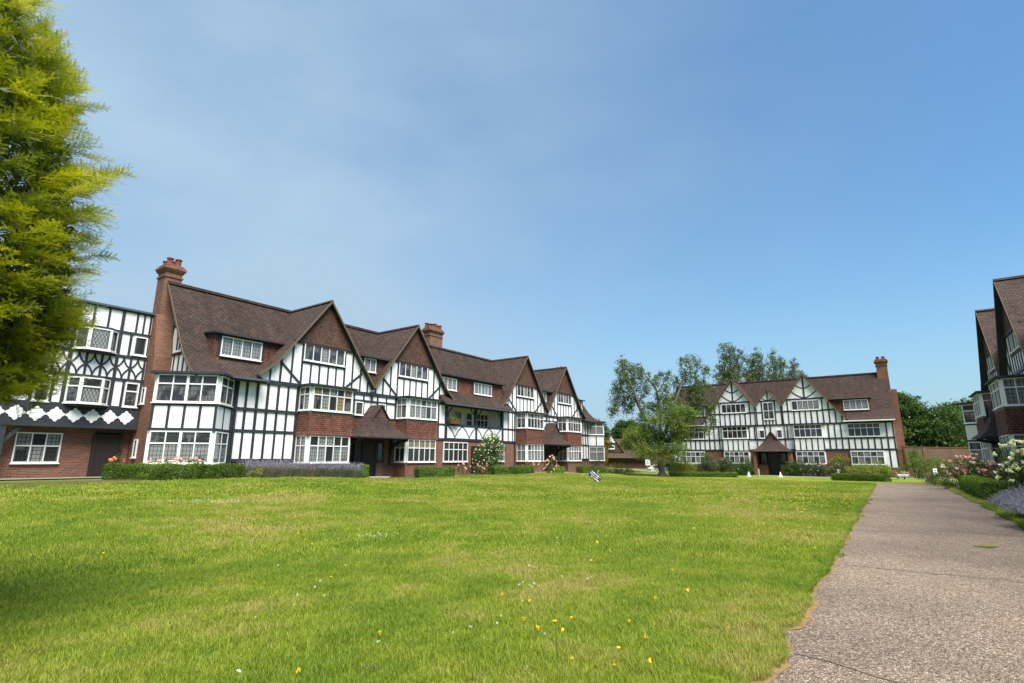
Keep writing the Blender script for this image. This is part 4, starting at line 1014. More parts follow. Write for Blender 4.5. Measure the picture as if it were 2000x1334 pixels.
# ---------------- big golden yew in the left foreground
def build_yew():
    c=np.array([-5.46,3.62,2.85]); rad=np.array([1.98,1.98,2.35])
    yw=empty('golden_yew_tree',(float(c[0]),float(c[1]),0),0,'huge golden-green yew filling the left foreground','tree')
    b=MB(); limb(b,(0,0,-.2),(0.05,0,2.3),.26,.18,.02,5,2)
    for k in range(14):
        a=k*2.4; limb(b,(0,0,1.3+k*.14),(1.4*math.cos(a),1.4*math.sin(a),1.9+k*.2),.07,.015,.08,4,k)
    b.build('trunk',['bark_dark'],yw,smooth=True)
    # needle sprig template along +x, lying in xy plane
    def sprig(L_,nn,nl,base=0.):
        q=[]
        for i in range(nn):
            t=base+(L_-base)*(i+.5)/nn
            for sgn in (-1,1):
                l=nl*(1-.55*(i/nn)**3)*random.uniform(.85,1.1); an=R(52-14*i/nn)+random.uniform(-.12,.12)
                dx,dy=math.cos(an)*l,sgn*math.sin(an)*l; wd=.0048; up=.004*random.uniform(-1,2.2)
                q.append([(t-wd,0,0),(t+dx*.5-wd*sgn*0-wd,dy*.5,up+.0015),(t+dx,dy,up*1.2),(t+dx*.5+wd*1.6,dy*.5,up+.0015)])
        q.append([(0,-.0016,-.001),(L_,-.0006,0),(L_,.0006,0),(0,.0016,-.001)])
        return q
    def spray(seed):
        random.seed(seed); Q=[];V=[]
        def put(qs,ox,oy,oz,an,dr,v0):
            ca,sa=math.cos(an),math.sin(an)
            for q in qs:
                Q.append([(ox+x*ca-y*sa, oy+x*sa+y*ca, oz+z-dr*x*x*2.2) for x,y,z in q]); V.append(v0+.25*random.random()+.22*min(1,q[0][0]/.12))
        put(sprig(.34,16,.024),0,0,0,0,.5,.28)
        x=.03; k=0
        while x<.30:
            l=.15*(1-.45*x/.34)*random.uniform(.7,1.1); s_=1 if k%2 else -1
            put(sprig(l,int(l/.016),.023),x,0,-.5*x*x*2.2,s_*R(random.uniform(38,56)),random.uniform(-.6,1.2),random.choice((.15,.3,.42,.5)))
            x+=random.uniform(.032,.048); k+=1
        return np.array(Q),np.array(V)
    S_=[spray(100+k) for k in range(6)]; random.seed(11)
    outV=[];outA=[]; cnt=0
    RL=np.array([rad[0],rad[1],1.55]); RU=np.array([rad[0],rad[1],3.8])
    for i in range(2100):
        d=rng.normal(size=3); d/=np.linalg.norm(d)
        if d@np.array([.8,-.6,0.])<-.12 and rng.random()>.12: continue
        if d[2]<-.9: continue
        RR=RU if d[2]>0 else RL
        tip=.985+.022*rng.normal()+(.05 if rng.random()<.07 else 0)-.12*rng.random()**1.5
        lump=1+.05*math.sin(d[0]*7+d[2]*9)+.04*math.sin(d[1]*11-d[2]*6+1)
        ax=d*np.array([1,1,.5])+np.array([.10,-.05,.42])+rng.normal(size=3)*.22; ax/=np.linalg.norm(ax)
        end=c+d*RR*lump*tip-ax*.15; bl=.36; base=end-ax*bl
        v0=rng.random()*.8-.34+(.12 if tip>.97 else -.1)  # deeper clumps coloured darker, painting gap shade into the crown; outer tips paler
        for j in range(15):
            f=(j/14)**.8; p=base+ax*bl*f+rng.normal(size=3)*.015
            sd_=np.cross(ax,[0,0,1.]); sd_/=np.linalg.norm(sd_); sgn=1 if j%2 else -1
            dr=ax*(.75+.6*f)+sd_*sgn*(1-f)*.9*rng.random()+rng.normal(size=3)*.30+np.array([0,0,.12]); dr/=np.linalg.norm(dr)
            up=np.array([0,0,1.])+rng.normal(size=3)*.35+d*.5; y_=np.cross(up,dr); y_/=np.linalg.norm(y_); z_=np.cross(dr,y_)
            Q,V=S_[(i+j)%6]; sc=random.uniform(.45,.68)*(.75+.25*f)
            Mx=np.stack([dr,y_,z_],0)*sc
            outV.append((Q.reshape(-1,3)@Mx+p-np.array([c[0],c[1],0])).astype(np.float32))
            outA.append(np.clip(V*.8+v0+.28*f,0,1)); cnt+=1
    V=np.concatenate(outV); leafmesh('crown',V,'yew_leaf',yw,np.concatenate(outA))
    # inner mass of older green shoots; low values also paint the shaded gaps
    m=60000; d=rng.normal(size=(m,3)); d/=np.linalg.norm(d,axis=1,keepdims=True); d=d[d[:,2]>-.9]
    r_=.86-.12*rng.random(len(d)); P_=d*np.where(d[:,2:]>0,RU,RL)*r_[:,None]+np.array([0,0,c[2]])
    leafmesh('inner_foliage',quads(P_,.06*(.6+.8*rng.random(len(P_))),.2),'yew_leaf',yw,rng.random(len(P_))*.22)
build_yew()

# ---------------- hedges
def hedge(poly,h,leaf,label,n=None,sz=.035,name='box_hedge',group=None,round_=.12,wd=.8,lump=.03,cat='hedge',dens=900,zoff=0):
    """clipped hedge along a polyline of (t,n) court coordinates"""
    pts=[W(*p) for p in poly]; ox,oy=pts[0]; oz=g(ox,oy)+zoff
    P_=[];Nn=[]; core=MB()
    for (xa,ya),(xb,yb) in zip(pts,pts[1:]):
        l=math.hypot(xb-xa,yb-ya); ex,ey=(xb-xa)/l,(yb-ya)/l; a=math.atan2(ey,ex)
        za,zb=g(xa,ya)-oz,g(xb,yb)-oz
        core.fr=(a,xa-ox,ya-oy); hz=min(za,zb)
        k=MB(); core.box(.04,l-.04,-wd/2+.07,wd/2-.07,hz-.3,h+hz-.07)
        area={'top':l*wd,'f':l*h,'b':l*h,'e':wd*h,'e2':wd*h}
        for key,ar in area.items():
            m=int(ar*dens*(.5 if key=='b' else 1))+10
            u=rng.random(m)*l; v_=(rng.random(m)-.5)*wd; z=rng.random(m)*h
            nn=np.zeros((m,3))
            if key=='top': z=np.full(m,h); nn[:,2]=1
            elif key=='f': v_=np.full(m,-wd/2); nn[:,0]=ey; nn[:,1]=-ex
            elif key=='b': v_=np.full(m,wd/2); nn[:,0]=-ey; nn[:,1]=ex
            elif key=='e': u=np.zeros(m); nn[:,0]=-ex; nn[:,1]=-ey
            else: u=np.full(m,l); nn[:,0]=ex; nn[:,1]=ey
            # soften the arrises
            edge=np.clip((z-(h-round_))/round_,0,1); v_=v_*(1-.18*edge**2)
            side=np.abs(v_)/(wd/2); z=z-np.where(key=='top',.05,0)*side**4
            x=xa+ex*u-ey*v_; y=ya+ey*u+ex*v_
            lm=lump*(np.sin(x*5.1+y*3.3)+np.sin(y*7.3-x*2.1+z*6))
            p=np.stack([x-ox,y-oy,za+(zb-za)*u/l+z],1)+nn*(lm[:,None]+ (rng.random(m)[:,None]-.75)*.06)
            P_.append(p);Nn.append(nn)
    P_=np.concatenate(P_);Nn=np.concatenate(Nn)
    o=leafmesh(name,quads(P_,sz*(.6+.8*rng.random(len(P_))),.55,Nn,.65),leaf,None,None,(ox,oy,oz)); tag(o,label,cat,group)
    core.build('hedge_core',['stem'],o)
    return o
gh='clipped box hedges along the left range'
hedge([(9.5,-1.3),(11.35,3.2),(13.1,2.5)],.62,'box_leaf','longest clipped box hedge, angled in front of the left corner window',group=gh,wd=.9,dens=1500,sz=.03)
hedge([(24.9,2.3),(27.2,3.3)],.6,'box_leaf','clipped box hedge right of the first porch of the left range',group=gh,wd=.9)
hedge([(32.0,3.0),(32.9,3.6)],.62,'box_bright','short bright clipped hedge beneath the cream climbing rose',group=gh)
hedge([(33.2,4.0),(36.6,3.2)],.6,'box_leaf','clipped box hedge just right of the cream climbing rose',group=gh)
hedge([(41.5,2.4),(42.6,2.8)],.5,'box_bright','small clipped hedge beside the second porch of the left range',group=gh)
hedge([(44.8,3.4),(48.3,4.2)],.6,'box_leaf','clipped hedge at the far end of the left range behind the fallen sign',group=gh)
hedge([(20.55,1.9),(21.05,2.2)],.75,'box_bright','small yellow-green cube bush at the first porch',wd=.6,name='cube_bush',cat='bush')
gr='box hedges beside the path on the right'
hedge([(24.6,30.0),(27.0,30.0),(33.0,30.1)],.66,'box_bright','low dark-faced hedge block nearest the path bend on the right',group=gr,wd=.7,dens=1500,sz=.03)
hedge([(24.4,30.2),(23.6,32.8)],.66,'box_bright','bright-topped box hedge returning from the path towards the right range',group=gr,wd=.8,dens=1600,sz=.03)
hedge([(21.6,31.0),(22.7,31.2)],.48,'box_bright','small rounded box clump tucked behind the lavender on the right',group=gr,wd=.8,dens=1600,sz=.03,lump=.05)
gB='clipped hedges before the far range'
hedge([(52.6,23.2),(51.0,26.9)],.55,'box_leaf','long low curved hedge at the end of the path before the far house',group=gB,wd=1.0)
hedge([(53.5,9.0),(54.0,15.2)],.45,'box_leaf','low dark hedge running right from the leaning tree',group=gB,wd=.8)
# ---------------- loose shrubs and flowers
def shrub(name,label,px,base_y_or_Y,blobs,leaf,sz,cat='shrub',group=None,nsub=60,nleaf=24,rsub=.16,flower=None,nfl=0,fsz=.05,stems=True,Y=None):
    Y=base_y_or_Y; X=pxw(px,Y)[0]; z0=g(X,Y)
    o=empty(name,(X,Y,z0),0,label,cat,group)
    rel=[]
    for bp in blobs:
        x,y,z,a,c,d=blob(bp[0],bp[1],Y,bp[2],bp[3] if len(bp)>3 else .9); rel.append((x-X,random.uniform(-.3,.3)*a,z-z0,a,a,d))
    P_,v_=clumps(rel,nsub,nleaf,rsub,.9); P_[:,2]=np.maximum(P_[:,2],.01)
    leafmesh('foliage',quads(P_,sz*(.6+.8*rng.random(len(P_))),.5),leaf,o,v_)
    if stems:
        b=MB()
        for i,q in enumerate(rel):
            for j in range(3): limb(b,(q[0]*.4+random.uniform(-.1,.1),q[1]*.4,-.05),(q[0]+random.uniform(-.5,.5)*q[3],q[1]+random.uniform(-.5,.5)*q[4],q[2]+q[5]*random.uniform(.0,.7)),.022,.008,.08,3,i*3+j)
        b.build('stems',['stem'],o)
    if flower:
        fs=[];
        tot=sum(q[3]*q[5] for q in rel)
        for q in rel:
            k=max(1,int(nfl*q[3]*q[5]/tot)); d=rng.normal(size=(k,3)); d[:,1]-=.5; d[:,2]+=.6; d/=np.linalg.norm(d,axis=1,keepdims=True)
            fs.append(d*np.array([q[3],q[4],q[5]])*1.02+np.array(q[:3]))
        F=np.concatenate(fs); m=14
        C_=np.repeat(F,m,0)+rng.normal(size=(len(F)*m,3))*fsz*.42; vv=np.clip(np.repeat(rng.random(len(F)),m)*.7+rng.random(len(F)*m)*.3,0,1)
        nn=np.repeat(rng.normal(size=(len(F),3))*.3+np.array([0,-.6,.6]),m,0)
        fo=leafmesh('blossom',quads(C_,fsz*(.5+.5*rng.random(len(C_))),.8,nn,.7),flower,o,vv); fo['kind']='stuff'
    return o
# along the left range (distances read off the facade line)
shrub('rose_bush','small coral rose at the left end of the long box hedge',228,25.5,[(222,905,9,1),(234,899,8,1)],'rose_leaf',.035,flower='coral_petal',nfl=5,fsz=.07,rsub=.12,group='roses')
shrub('rose_bush','row of pink roses behind the long box hedge, under the corner window',345,23.9,[(300,908,12,.7),(325,905,12,.8),(350,905,14,.8),(378,905,13,.8),(392,900,8,.9)],'rose_leaf',.035,flower='pink_petal',nfl=22,fsz=.065,rsub=.12,group='roses')
shrub('shrub','yellow-green loose shrub between the long hedge and the lavender',494,25.6,[(486,925,12,1.2),(498,918,10,1.3),(506,928,10,1)],'gold_leaf',.03,rsub=.12)
def lavender(label,a_,b_,h,n,rowdepth=.8,group='lavender'):
    (X0,Y),(X1,rowY)=W(*a_),W(*b_); o=empty('lavender_bush',((X0+X1)/2,Y,g((X0+X1)/2,Y)),0,label,'lavender',group); cx=(X0+X1)/2
    f=rng.random(n); bx=X0+(X1-X0)*f; by=Y+((rowY or Y)-Y)*f+(rng.random(n)-.5)*rowdepth
    # tufts
    tuft=np.round(f*((abs(X1-X0))/.55))/( (abs(X1-X0))/.55); tx=X0+(X1-X0)*tuft; lean=(bx-tx)*.9
    hh=h*(.6+.45*rng.random(n))*(1-.35*np.minimum(1,np.abs(bx-tx)/.4)**2)
    gx=gz(bx,by)-g(cx,Y)
    b0=np.stack([bx-lean*.5-cx,by-Y,gx],1); b1=np.stack([bx+lean*.8-cx+rng.normal(size=n)*.05,by-Y+rng.normal(size=n)*.1-.05,gx+hh],1)
    w_=np.tile(np.array([[.004,0,0]]),(n,1))
    leafmesh('stalks',np.stack([b0-w_,b1-w_*.5,b1+w_*.5,b0+w_],1).reshape(-1,3),'lav_leaf',o)
    k=5; ts=np.linspace(.86,1.12,k); C_=(b0[:,None]+(b1-b0)[:,None]*ts[None,:,None]).reshape(-1,3)
    fo=leafmesh('flower_spikes',quads(C_,.016*(.7+.6*rng.random(len(C_))),.8),'lav_flower',o); fo['kind']='stuff'
    m=n*2; f=rng.random(m); bx=X0+(X1-X0)*f; by=Y+((rowY or Y)-Y)*f+(rng.random(m)-.5)*rowdepth; C_=np.stack([bx-cx,by-Y,gz(bx,by)-g(cx,Y)+rng.random(m)*h*.62],1)
    nn=np.tile(np.array([[0,-1.,.2]]),(m,1)); leafmesh('foliage',quads(C_,.035*(.6+.8*rng.random(m)),.25),'lav_leaf',o)
    return o
lavender('first stretch of lavender, under the white timbered wall right of the corner window',(13.9,1.5),(17.3,2.2),.78,1300,1.1)
lavender('second stretch of lavender, ending at the yellow-green cube bush',(17.4,2.3),(20.2,2.5),.78,1200,1.0)
shrub('shrub','pale straggly shrub left of the first porch',700,32,[(698,930,9,.8),(690,934,7,.7)],'gold_leaf',.03,rsub=.1)
shrub('climbing_rose','tall cream-flowered climbing rose on the wall below the balcony',955,42,[(958,868,18,1.1),(966,856,12,1),(945,885,18,1),(965,888,18,1.1),(935,900,12,1),(978,875,9,1.2),(955,908,20,.8)],'rose_leaf',.05,flower='cream_petal',nfl=110,fsz=.045,nsub=130,rsub=.2,cat='climbing rose')
shrub('rose_bush','pink roses between the clipped hedges, left of the cream rose',905,40,[(893,916,7,1),(905,914,9,1),(918,917,8,1)],'rose_leaf',.04,flower='pink_petal',nfl=10,fsz=.06,rsub=.13,group='roses')
shrub('rose_bush','low pink roses at the foot of the cream climbing rose',938,40.5,[(932,915,8,1),(944,913,8,1)],'rose_leaf',.04,flower='pink_petal',nfl=8,fsz=.06,rsub=.13,group='roses')
shrub('rose_bush','low rose bush with pink flowers beneath the third bay window',1030,44,[(1018,912,9,.9),(1035,910,10,.9),(1048,910,8,.9)],'rose_leaf',.04,flower='pink_petal',nfl=10,fsz=.06,rsub=.15,group='roses')
shrub('rose_bush','fullest pink rose bush, just left of the second porch',1074,44.5,[(1065,908,11,1),(1078,903,12,1.1),(1084,912,8,1),(1072,916,12,.8)],'rose_leaf',.04,flower='pink_petal',nfl=34,fsz=.06,rsub=.15,group='roses')
shrub('shrub','long grassy tuft at the hedge end before the second porch',1092,43,[(1090,918,9,.9),(1100,920,8,.8)],'gold_leaf',.04,rsub=.15)
shrub('ball_bush','clipped grey-green ball bush at the far end of the left range',1165,57,[(1165,903,9,1)],'grey_leaf',.04,nsub=150,rsub=.12,stems=False,cat='bush')
shrub('shrub','loose yellow-green mound before the garage doors',1208,55,[(1185,918,10,.7),(1200,916,14,.7),(1215,914,14,.8),(1228,919,11,.8)],'gold_leaf',.05,rsub=.2)
shrub('shrub','dark laurel right of the leaning tree trunk',1312,60,[(1305,908,10,1),(1318,905,10,1.2),(1312,915,12,.9)],'dark_leaf',.07,rsub=.2)
shrub('dome_bush','grey-green domed bush behind the white sign near the garage',1268,66,[(1267,900,8,1)],'grey_leaf',.05,nsub=120,rsub=.12,stems=False,cat='bush')
shrub('shrub','low green shrubs right of the white sign near the garage',1275,66,[(1282,910,8,.9),(1292,912,7,.9)],'dark_leaf',.06,rsub=.2)
# before the far range
gS='shrubs below the far range windows'
for lab,px,Y,bl,lf,fl in (
 ('rounded yellow-green shrub, leftmost in the bed before the far house',1334,56.5,[(1322,910,10,1),(1336,908,12,.9),(1350,911,9,.9)],'gold_leaf',None),
 ('olive shrub mound under the left ground floor window of the far house',1395,57.5,[(1372,912,11,1),(1390,912,14,.9),(1378,905,7,1)],'grey_leaf',None),
 ('large grey-green flowering shrub left of the far porch',1418,58,[(1400,908,13,1),(1416,910,16,1),(1430,912,13,1),(1422,902,8,1)],'grey_leaf','cream_petal'),
 ('dark green rounded shrub touching the left pier of the far porch',1455,58,[(1445,915,12,1),(1457,912,13,1),(1452,922,14,.7)],'dark_leaf',None),
 ('small conifer-like shrub in front of the left gable window',1390,60,[(1380,893,9,1.3),(1386,905,8,1)],'rose_leaf',None),
 ('dark green rounded shrub right of the far porch',1552,57,[(1545,915,13,1),(1560,913,15,1),(1552,922,14,.7)],'dark_leaf',None),
 ('grey-leaved flowering shrub under the right gable window',1592,56,[(1580,916,12,1),(1597,914,14,1),(1607,918,12,.9)],'grey_leaf','cream_petal'),
 ('yellow-green and white flecked shrub below the little maple',1632,54.5,[(1622,918,9,.9),(1636,914,11,.9),(1650,914,11,.9),(1640,922,14,.6)],'grey_leaf','yellow_petal')):
    shrub('shrub',lab,px,Y,[(q[0],q[1],q[2]*1.08,q[3]) for q in bl],lf,.055,group=gS,rsub=.22,nsub=130,flower=fl,nfl=22 if fl else 0,fsz=.035)
X=pxw(1636,56)[0]
shrub('maple_tree','small layered yellow-green maple before the far house',1638,56.5,[(1640,888,8,.5),(1634,894,11,.4),(1645,897,14,.4),(1636,903,16,.4),(1644,910,14,.5)],'gold_leaf',.05,rsub=.18,nsub=70,cat='tree')
shrub('privet_hedge','loose yellow-topped hedge under the right-hand window of the far house',1705,54,[(1670,912,12,.9),(1688,911,13,.9),(1705,912,13,.9),(1722,911,13,.9),(1738,913,11,.9),(1655,914,8,.9),(1700,918,16,.6),(1730,918,14,.6)],'gold_leaf',.05,rsub=.2,cat='hedge')
shrub('shrub','tall dark shrub against the garden wall right of the far house',1790,51,[(1775,895,16,1.1),(1795,900,16,1),(1782,880,10,1.2),(1808,908,13,1),(1770,912,16,.8),(1795,915,16,.7)],'box_leaf',.06,rsub=.25,nsub=44)
shrub('shrub','rounded green shrub behind the small white sign on the right',1830,49,[(1828,902,13,.9),(1845,905,12,.9),(1820,912,12,.8),(1840,915,14,.7)],'box_leaf',.06,rsub=.22,nsub=44)
shrub('rose_bush','wide bed bush of pink and cream roses by the right-hand path',1890,25.5,[(1858,912,16,.9),(1880,905,20,.9),(1905,905,22,.9),(1928,912,16,.9),(1870,922,18,.7),(1900,924,20,.7),(1925,928,16,.7)],'rose_leaf',.035,flower='pink_petal',nfl=60,fsz=.055,nsub=110,rsub=.13,group='roses')
shrub('rose_bush','short cream roses at the left foot of the pink rose bed by the path',1845,27.5,[(1843,918,9,.9),(1855,928,12,.8)],'rose_leaf',.035,flower='cream_petal',nfl=18,fsz=.07,rsub=.13,group='roses')
shrub('rose_bush','tall cream and yellow rose against the right range',1980,15.6,[(1975,885,24,1),(1998,890,28,1.1),(1965,900,14,1),(1968,925,22,.9),(2000,925,26,.9),(1990,915,26,.9),(2025,900,30,1.1)],'rose_leaf',.03,flower='cream_petal',nfl=90,fsz=.055,nsub=110,rsub=.11,group='roses')
shrub('shrub','rough leafy edging plants along the path before the right-hand hedge',1840,26.5,[(1815,936,10,.6),(1828,938,12,.6),(1840,940,12,.6),(1852,944,12,.6),(1862,948,9,.6)],'rose_leaf',.03,rsub=.14,nsub=200,stems=False)
shrub('shrub','sprawling green ground plants left of the right-hand rose bed',1815,31,[(1806,930,9,.6),(1818,930,10,.6),(1828,928,9,.7)],'rose_leaf',.035,rsub=.14,nsub=200,stems=False)
def lavR():
    xs=[W(15.9,30.0),W(17.9,30.05),W(17.2,31.0),W(15.2,30.2),W(13.6,30.3)]
    for i,(x,y) in enumerate(xs[:]):
        o=empty('lavender_bush',(x,y,g(x,y)),0,['nearest big lavender clump spilling over the path at the right edge','lavender clump next to the dark hedge block on the right','lavender clump behind the others, towards the right range','lavender clump just outside the right picture edge','last lavender clump beyond the right picture edge'][i],'lavender','lavender')
        n=2200; a=rng.random(n)*6.283; r_=np.sqrt(rng.random(n)); hh=.72
        b0=np.stack([np.cos(a)*r_*.12,np.sin(a)*r_*.12,np.zeros(n)],1)
        b1=np.stack([np.cos(a)*r_*.9+rng.normal(size=n)*.03,np.sin(a)*r_*.9,hh*(1-.45*r_**2)+rng.normal(size=n)*.04],1)
        w_=np.stack([-np.sin(a),np.cos(a),a*0],1)*.0022
        leafmesh('stalks',np.stack([b0-w_,b1-w_*.6,b1+w_*.6,b0+w_],1).reshape(-1,3),'lav_leaf',o)
        ts=np.linspace(.86,1.10,6); C_=(b0[:,None]+(b1-b0)[:,None]*ts[None,:,None]).reshape(-1,3)
        fo=leafmesh('flower_spikes',quads(C_,.011*(.7+.6*rng.random(len(C_))),.8),'lav_flower',o); fo['kind']='stuff'
        m=3000; a=rng.random(m)*6.283; r_=np.sqrt(rng.random(m)); C_=np.stack([np.cos(a)*r_*.5,np.sin(a)*r_*.5,.36*rng.random(m)*(1-.6*r_**2)],1)
        leafmesh('foliage',quads(C_,.03*(.6+.8*rng.random(m)),.18),'lav_leaf',o)
lavR()
# balcony flower box
x,y=W(30.75,.25)
b=MB(); b.box(-.5,.5,-.12,.12,0,.2); fb_=b.build('flower_box',['pot'],None,(x,y,3.96),TH); tag(fb_,'flower box with yellow blooms on the balcony rail','flower box')
P_=rng.normal(size=(500,3))*np.array([.25,.08,.1])+np.array([0,0,.28]); leafmesh('foliage',quads(P_,.05*(.6+.8*rng.random(500)),.5),'gold_leaf',fb_)

# ---------------- small things on the lawn and beyond
def fallen_sign():
    X=pxw(1162,31.4)[0]; Y=31.4; o=empty('lawn_sign',(X,Y,g(X,Y)),0,'small black notice tipped over on the lawn, white lettering, stake in the air','sign')
    b=MB(); b.box(-.50,.50,-.012,.012,-.29,.29); p=b.build('sign_board',['black'],o,(0,0,.42)); p.rotation_euler=(R(-18),R(38),R(4)); p.scale=(.76,.76,.76); p.location=(0,0,.33)
    s_=MB(); r_=random.Random(3)
    for row,(xa,xb) in enumerate(((-.42,.40),(-.45,.30),(-.28,.42))):
        z=.16-row*.17; x=xa
        while x<xb:
            wl=r_.choice((.04,.045,.05,.03)); k=r_.randint(0,3)
            s_.box(x,x+.014,-.018,-.0125,z-.042,z+.042)
            if k!=1: s_.box(x+.012,x+wl,-.0178,-.0125,z+.026,z+.042)
            if k!=2: s_.box(x+.012,x+wl,-.0176,-.0125,z-.042,z-.026)
            if k==3: s_.box(x+wl-.018,x+wl,-.0174,-.0125,z-.026,z+.026)
            x+=wl+.02
            if r_.random()<.16: x+=.05
    s_.build('lettering',['signwhite'],p)
    q=MB(); q.box(-.02,.02,.012,.04,-.1,.62); q.build('stake',['plank'],p)
    return o
fallen_sign()
def post_sign(px,Y,w_,h_,zt,tilt,label):
    X=pxw(px,Y)[0]; z0=g(X,Y); o=empty('post_sign',(X,Y,z0),0,label,'sign')
    b=MB(); b.cyl((0,.04,-.2),(0,.04,zt-.1),.04); b.build('post',['steel'],o)
    b=MB(); b.box(-w_/2,w_/2,-.015,.015,zt-h_,zt); p=b.build('sign_board',['signwhite'],o); p.rotation_euler=(0,tilt,0)
    s_=MB(); r_=random.Random(5)
    s_.box(-.07,.07,-.02,-.016,zt-h_*.3,zt-h_*.15)
    for k in range(4): s_.box(-w_*.3,w_*r_.uniform(.1,.3),-.02,-.016,zt-h_*(.45+.11*k),zt-h_*(.42+.11*k))
    s_.build('lettering',['ink'],p); return o
post_sign(1265,62,.52,.66,1.38,0,'white rectangular notice on a grey post near the garage')
post_sign(1824,47,.34,.62,.95,R(-4),'small tilted white notice among the shrubs by the garden wall')
def cone(px,Y,label,h=.48):
    X=pxw(px,Y)[0]; b=MB(); b.lathe((0,0,0),[(.2,0),(.2,.03),(.15,.06),(.05,h-.1),(.06,h-.05),(.0,h)],10); tag(b.build('marker_cone',['signwhite'],None,(X,Y,g(X,Y)),smooth=False),label,'marker','white marker cones by the far porch')
cone(1460,53,'white marker cone left of the far porch'); cone(1521.5,53,'white marker cone in front of the right porch pier')
def bollard(px,Y,h,label):
    X=pxw(px,Y)[0]; b=MB(); b.lathe((0,0,0),[(.09,-.1),(.09,h*.82),(.075,h*.86),(.1,h*.9),(.09,h),(0,h+.02)],10); tag(b.build('bollard',['stone'],None,(X,Y,g(X,Y))),label,'bollard','short pale posts at the lawn edge')
bollard(1479.5,53,.72,'pale wooden post beside the left marker cone'); bollard(1634,48,.85,'short pale post in front of the little maple'); bollard(1354,53,.45,'low pale post before the yellow-green shrub')
X=pxw(1757,49)[0]; b=MB(); b.box(-.42,.42,-.2,.2,.1,.30); b.box(-.46,.46,-.24,.24,.2,.30); o=b.build('flower_trough',['white'],None,(X,49,g(X,49)+.12),R(-8)); tag(o,'low white trough with pink flowers at the right end of the far house','planter')
for q in (-.35,.2): b=MB(); b.box(q,q+.15,-.15,.15,-.4,.1); b.build('leg',['stone'],o)
P_=rng.normal(size=(500,3))*np.array([.32,.12,.08])+np.array([0,0,.36]); leafmesh('foliage',quads(P_,.04*(.6+.8*rng.random(500)),.5),'rose_leaf',o)
P_=rng.normal(size=(60,3))*np.array([.3,.1,.08])+np.array([0,-.1,.44]); leafmesh('blossom',quads(P_,.05*(.6+.8*rng.random(60)),.7),'pink_petal',o)
# parked white car, mostly hidden by trunk and crest
def car(px,Y,rz,label):
    X=pxw(px,Y)[0]; o=empty('parked_car',(X,Y,g(X,Y)),rz,label,'car')
    b=MB(); prof=[(-2.1,.3),(2.1,.3),(2.15,.62),(1.9,.80),(1.0,.93),(.35,1.38),(-1.1,1.42),(-1.85,1.0),(-2.15,.9)]
    n=len(prof); rings=[]
    for y,sh,zs in ((-.86,.97,.97),(-.80,1,1),(.80,1,1),(.86,.97,.97)): rings.append([b.P((x*sh,y*(1 if z<.95 else .82),z*zs)) for x,z in prof])
    for a,c in zip(rings,rings[1:]):
        for k in range(n): j=(k+1)%n; b.f.append([a[k],a[j],c[j],c[k]]); b.m.append(0)
    b.f.append(rings[0][::-1]); b.m.append(0); b.f.append(rings[-1]); b.m.append(0)
    b.build('body',['white'],o,smooth=False)
    for s_ in (-1,1):
        w_=MB(); w_.prism([(-1.55,.98),(.78,.98),(.3,1.30),(-1.05,1.34)],s_*.74-.012,s_*.74+.012); w_.build('side_window',['black'],o)
        for x in (-1.3,1.3):
            w_=MB(); w_.cyl((x,s_*.72,.31),(x,s_*.88,.31),.31,n=16); t_=w_.build('wheel',['black'],o); w_=MB(); w_.cyl((x,s_*.885,.31),(x,s_*.89,.31),.18,n=12); w_.build('rim',['steel'],t_)
    return o
car(1296,73,R(5),'white parked car low behind the tree trunk')

# ---------------- grass blades (uncountable: one object per density)
def blade_patch(name,nb,rad_,h,wd,lean,seed):
    r_=np.random.default_rng(seed); a=r_.random(nb)*6.283; rr=np.sqrt(r_.random(nb))*rad_
    bx,by=np.cos(a)*rr,np.sin(a)*rr; th=r_.random(nb)*6.283; hh=h*(.45+.85*r_.random(nb)**1.5); ln=lean*(r_.random(nb)+.2)*hh
    dx,dy=np.cos(th),np.sin(th); px_,py_=-dy*wd/2,dx*wd/2; Zr=np.zeros(nb)
    b0=np.stack([bx,by,Zr-.004],1); w_=np.stack([px_,py_,Zr],1)
    m_=np.stack([bx+dx*ln*.35,by+dy*ln*.35,hh*.6],1); t_=np.stack([bx+dx*ln,by+dy*ln,hh],1)
    v1=np.stack([b0-w_,b0+w_,m_+w_*.8,m_-w_*.8],1); v2=np.stack([m_-w_*.8,m_+w_*.8,t_+w_*.15,t_-w_*.15],1)
    V=np.concatenate([v1,v2]).reshape(-1,3); vv=r_.random(nb); 
    o=leafmesh(name,V,'blade',None,np.concatenate([vv,vv])); col.objects.unlink(o); return o
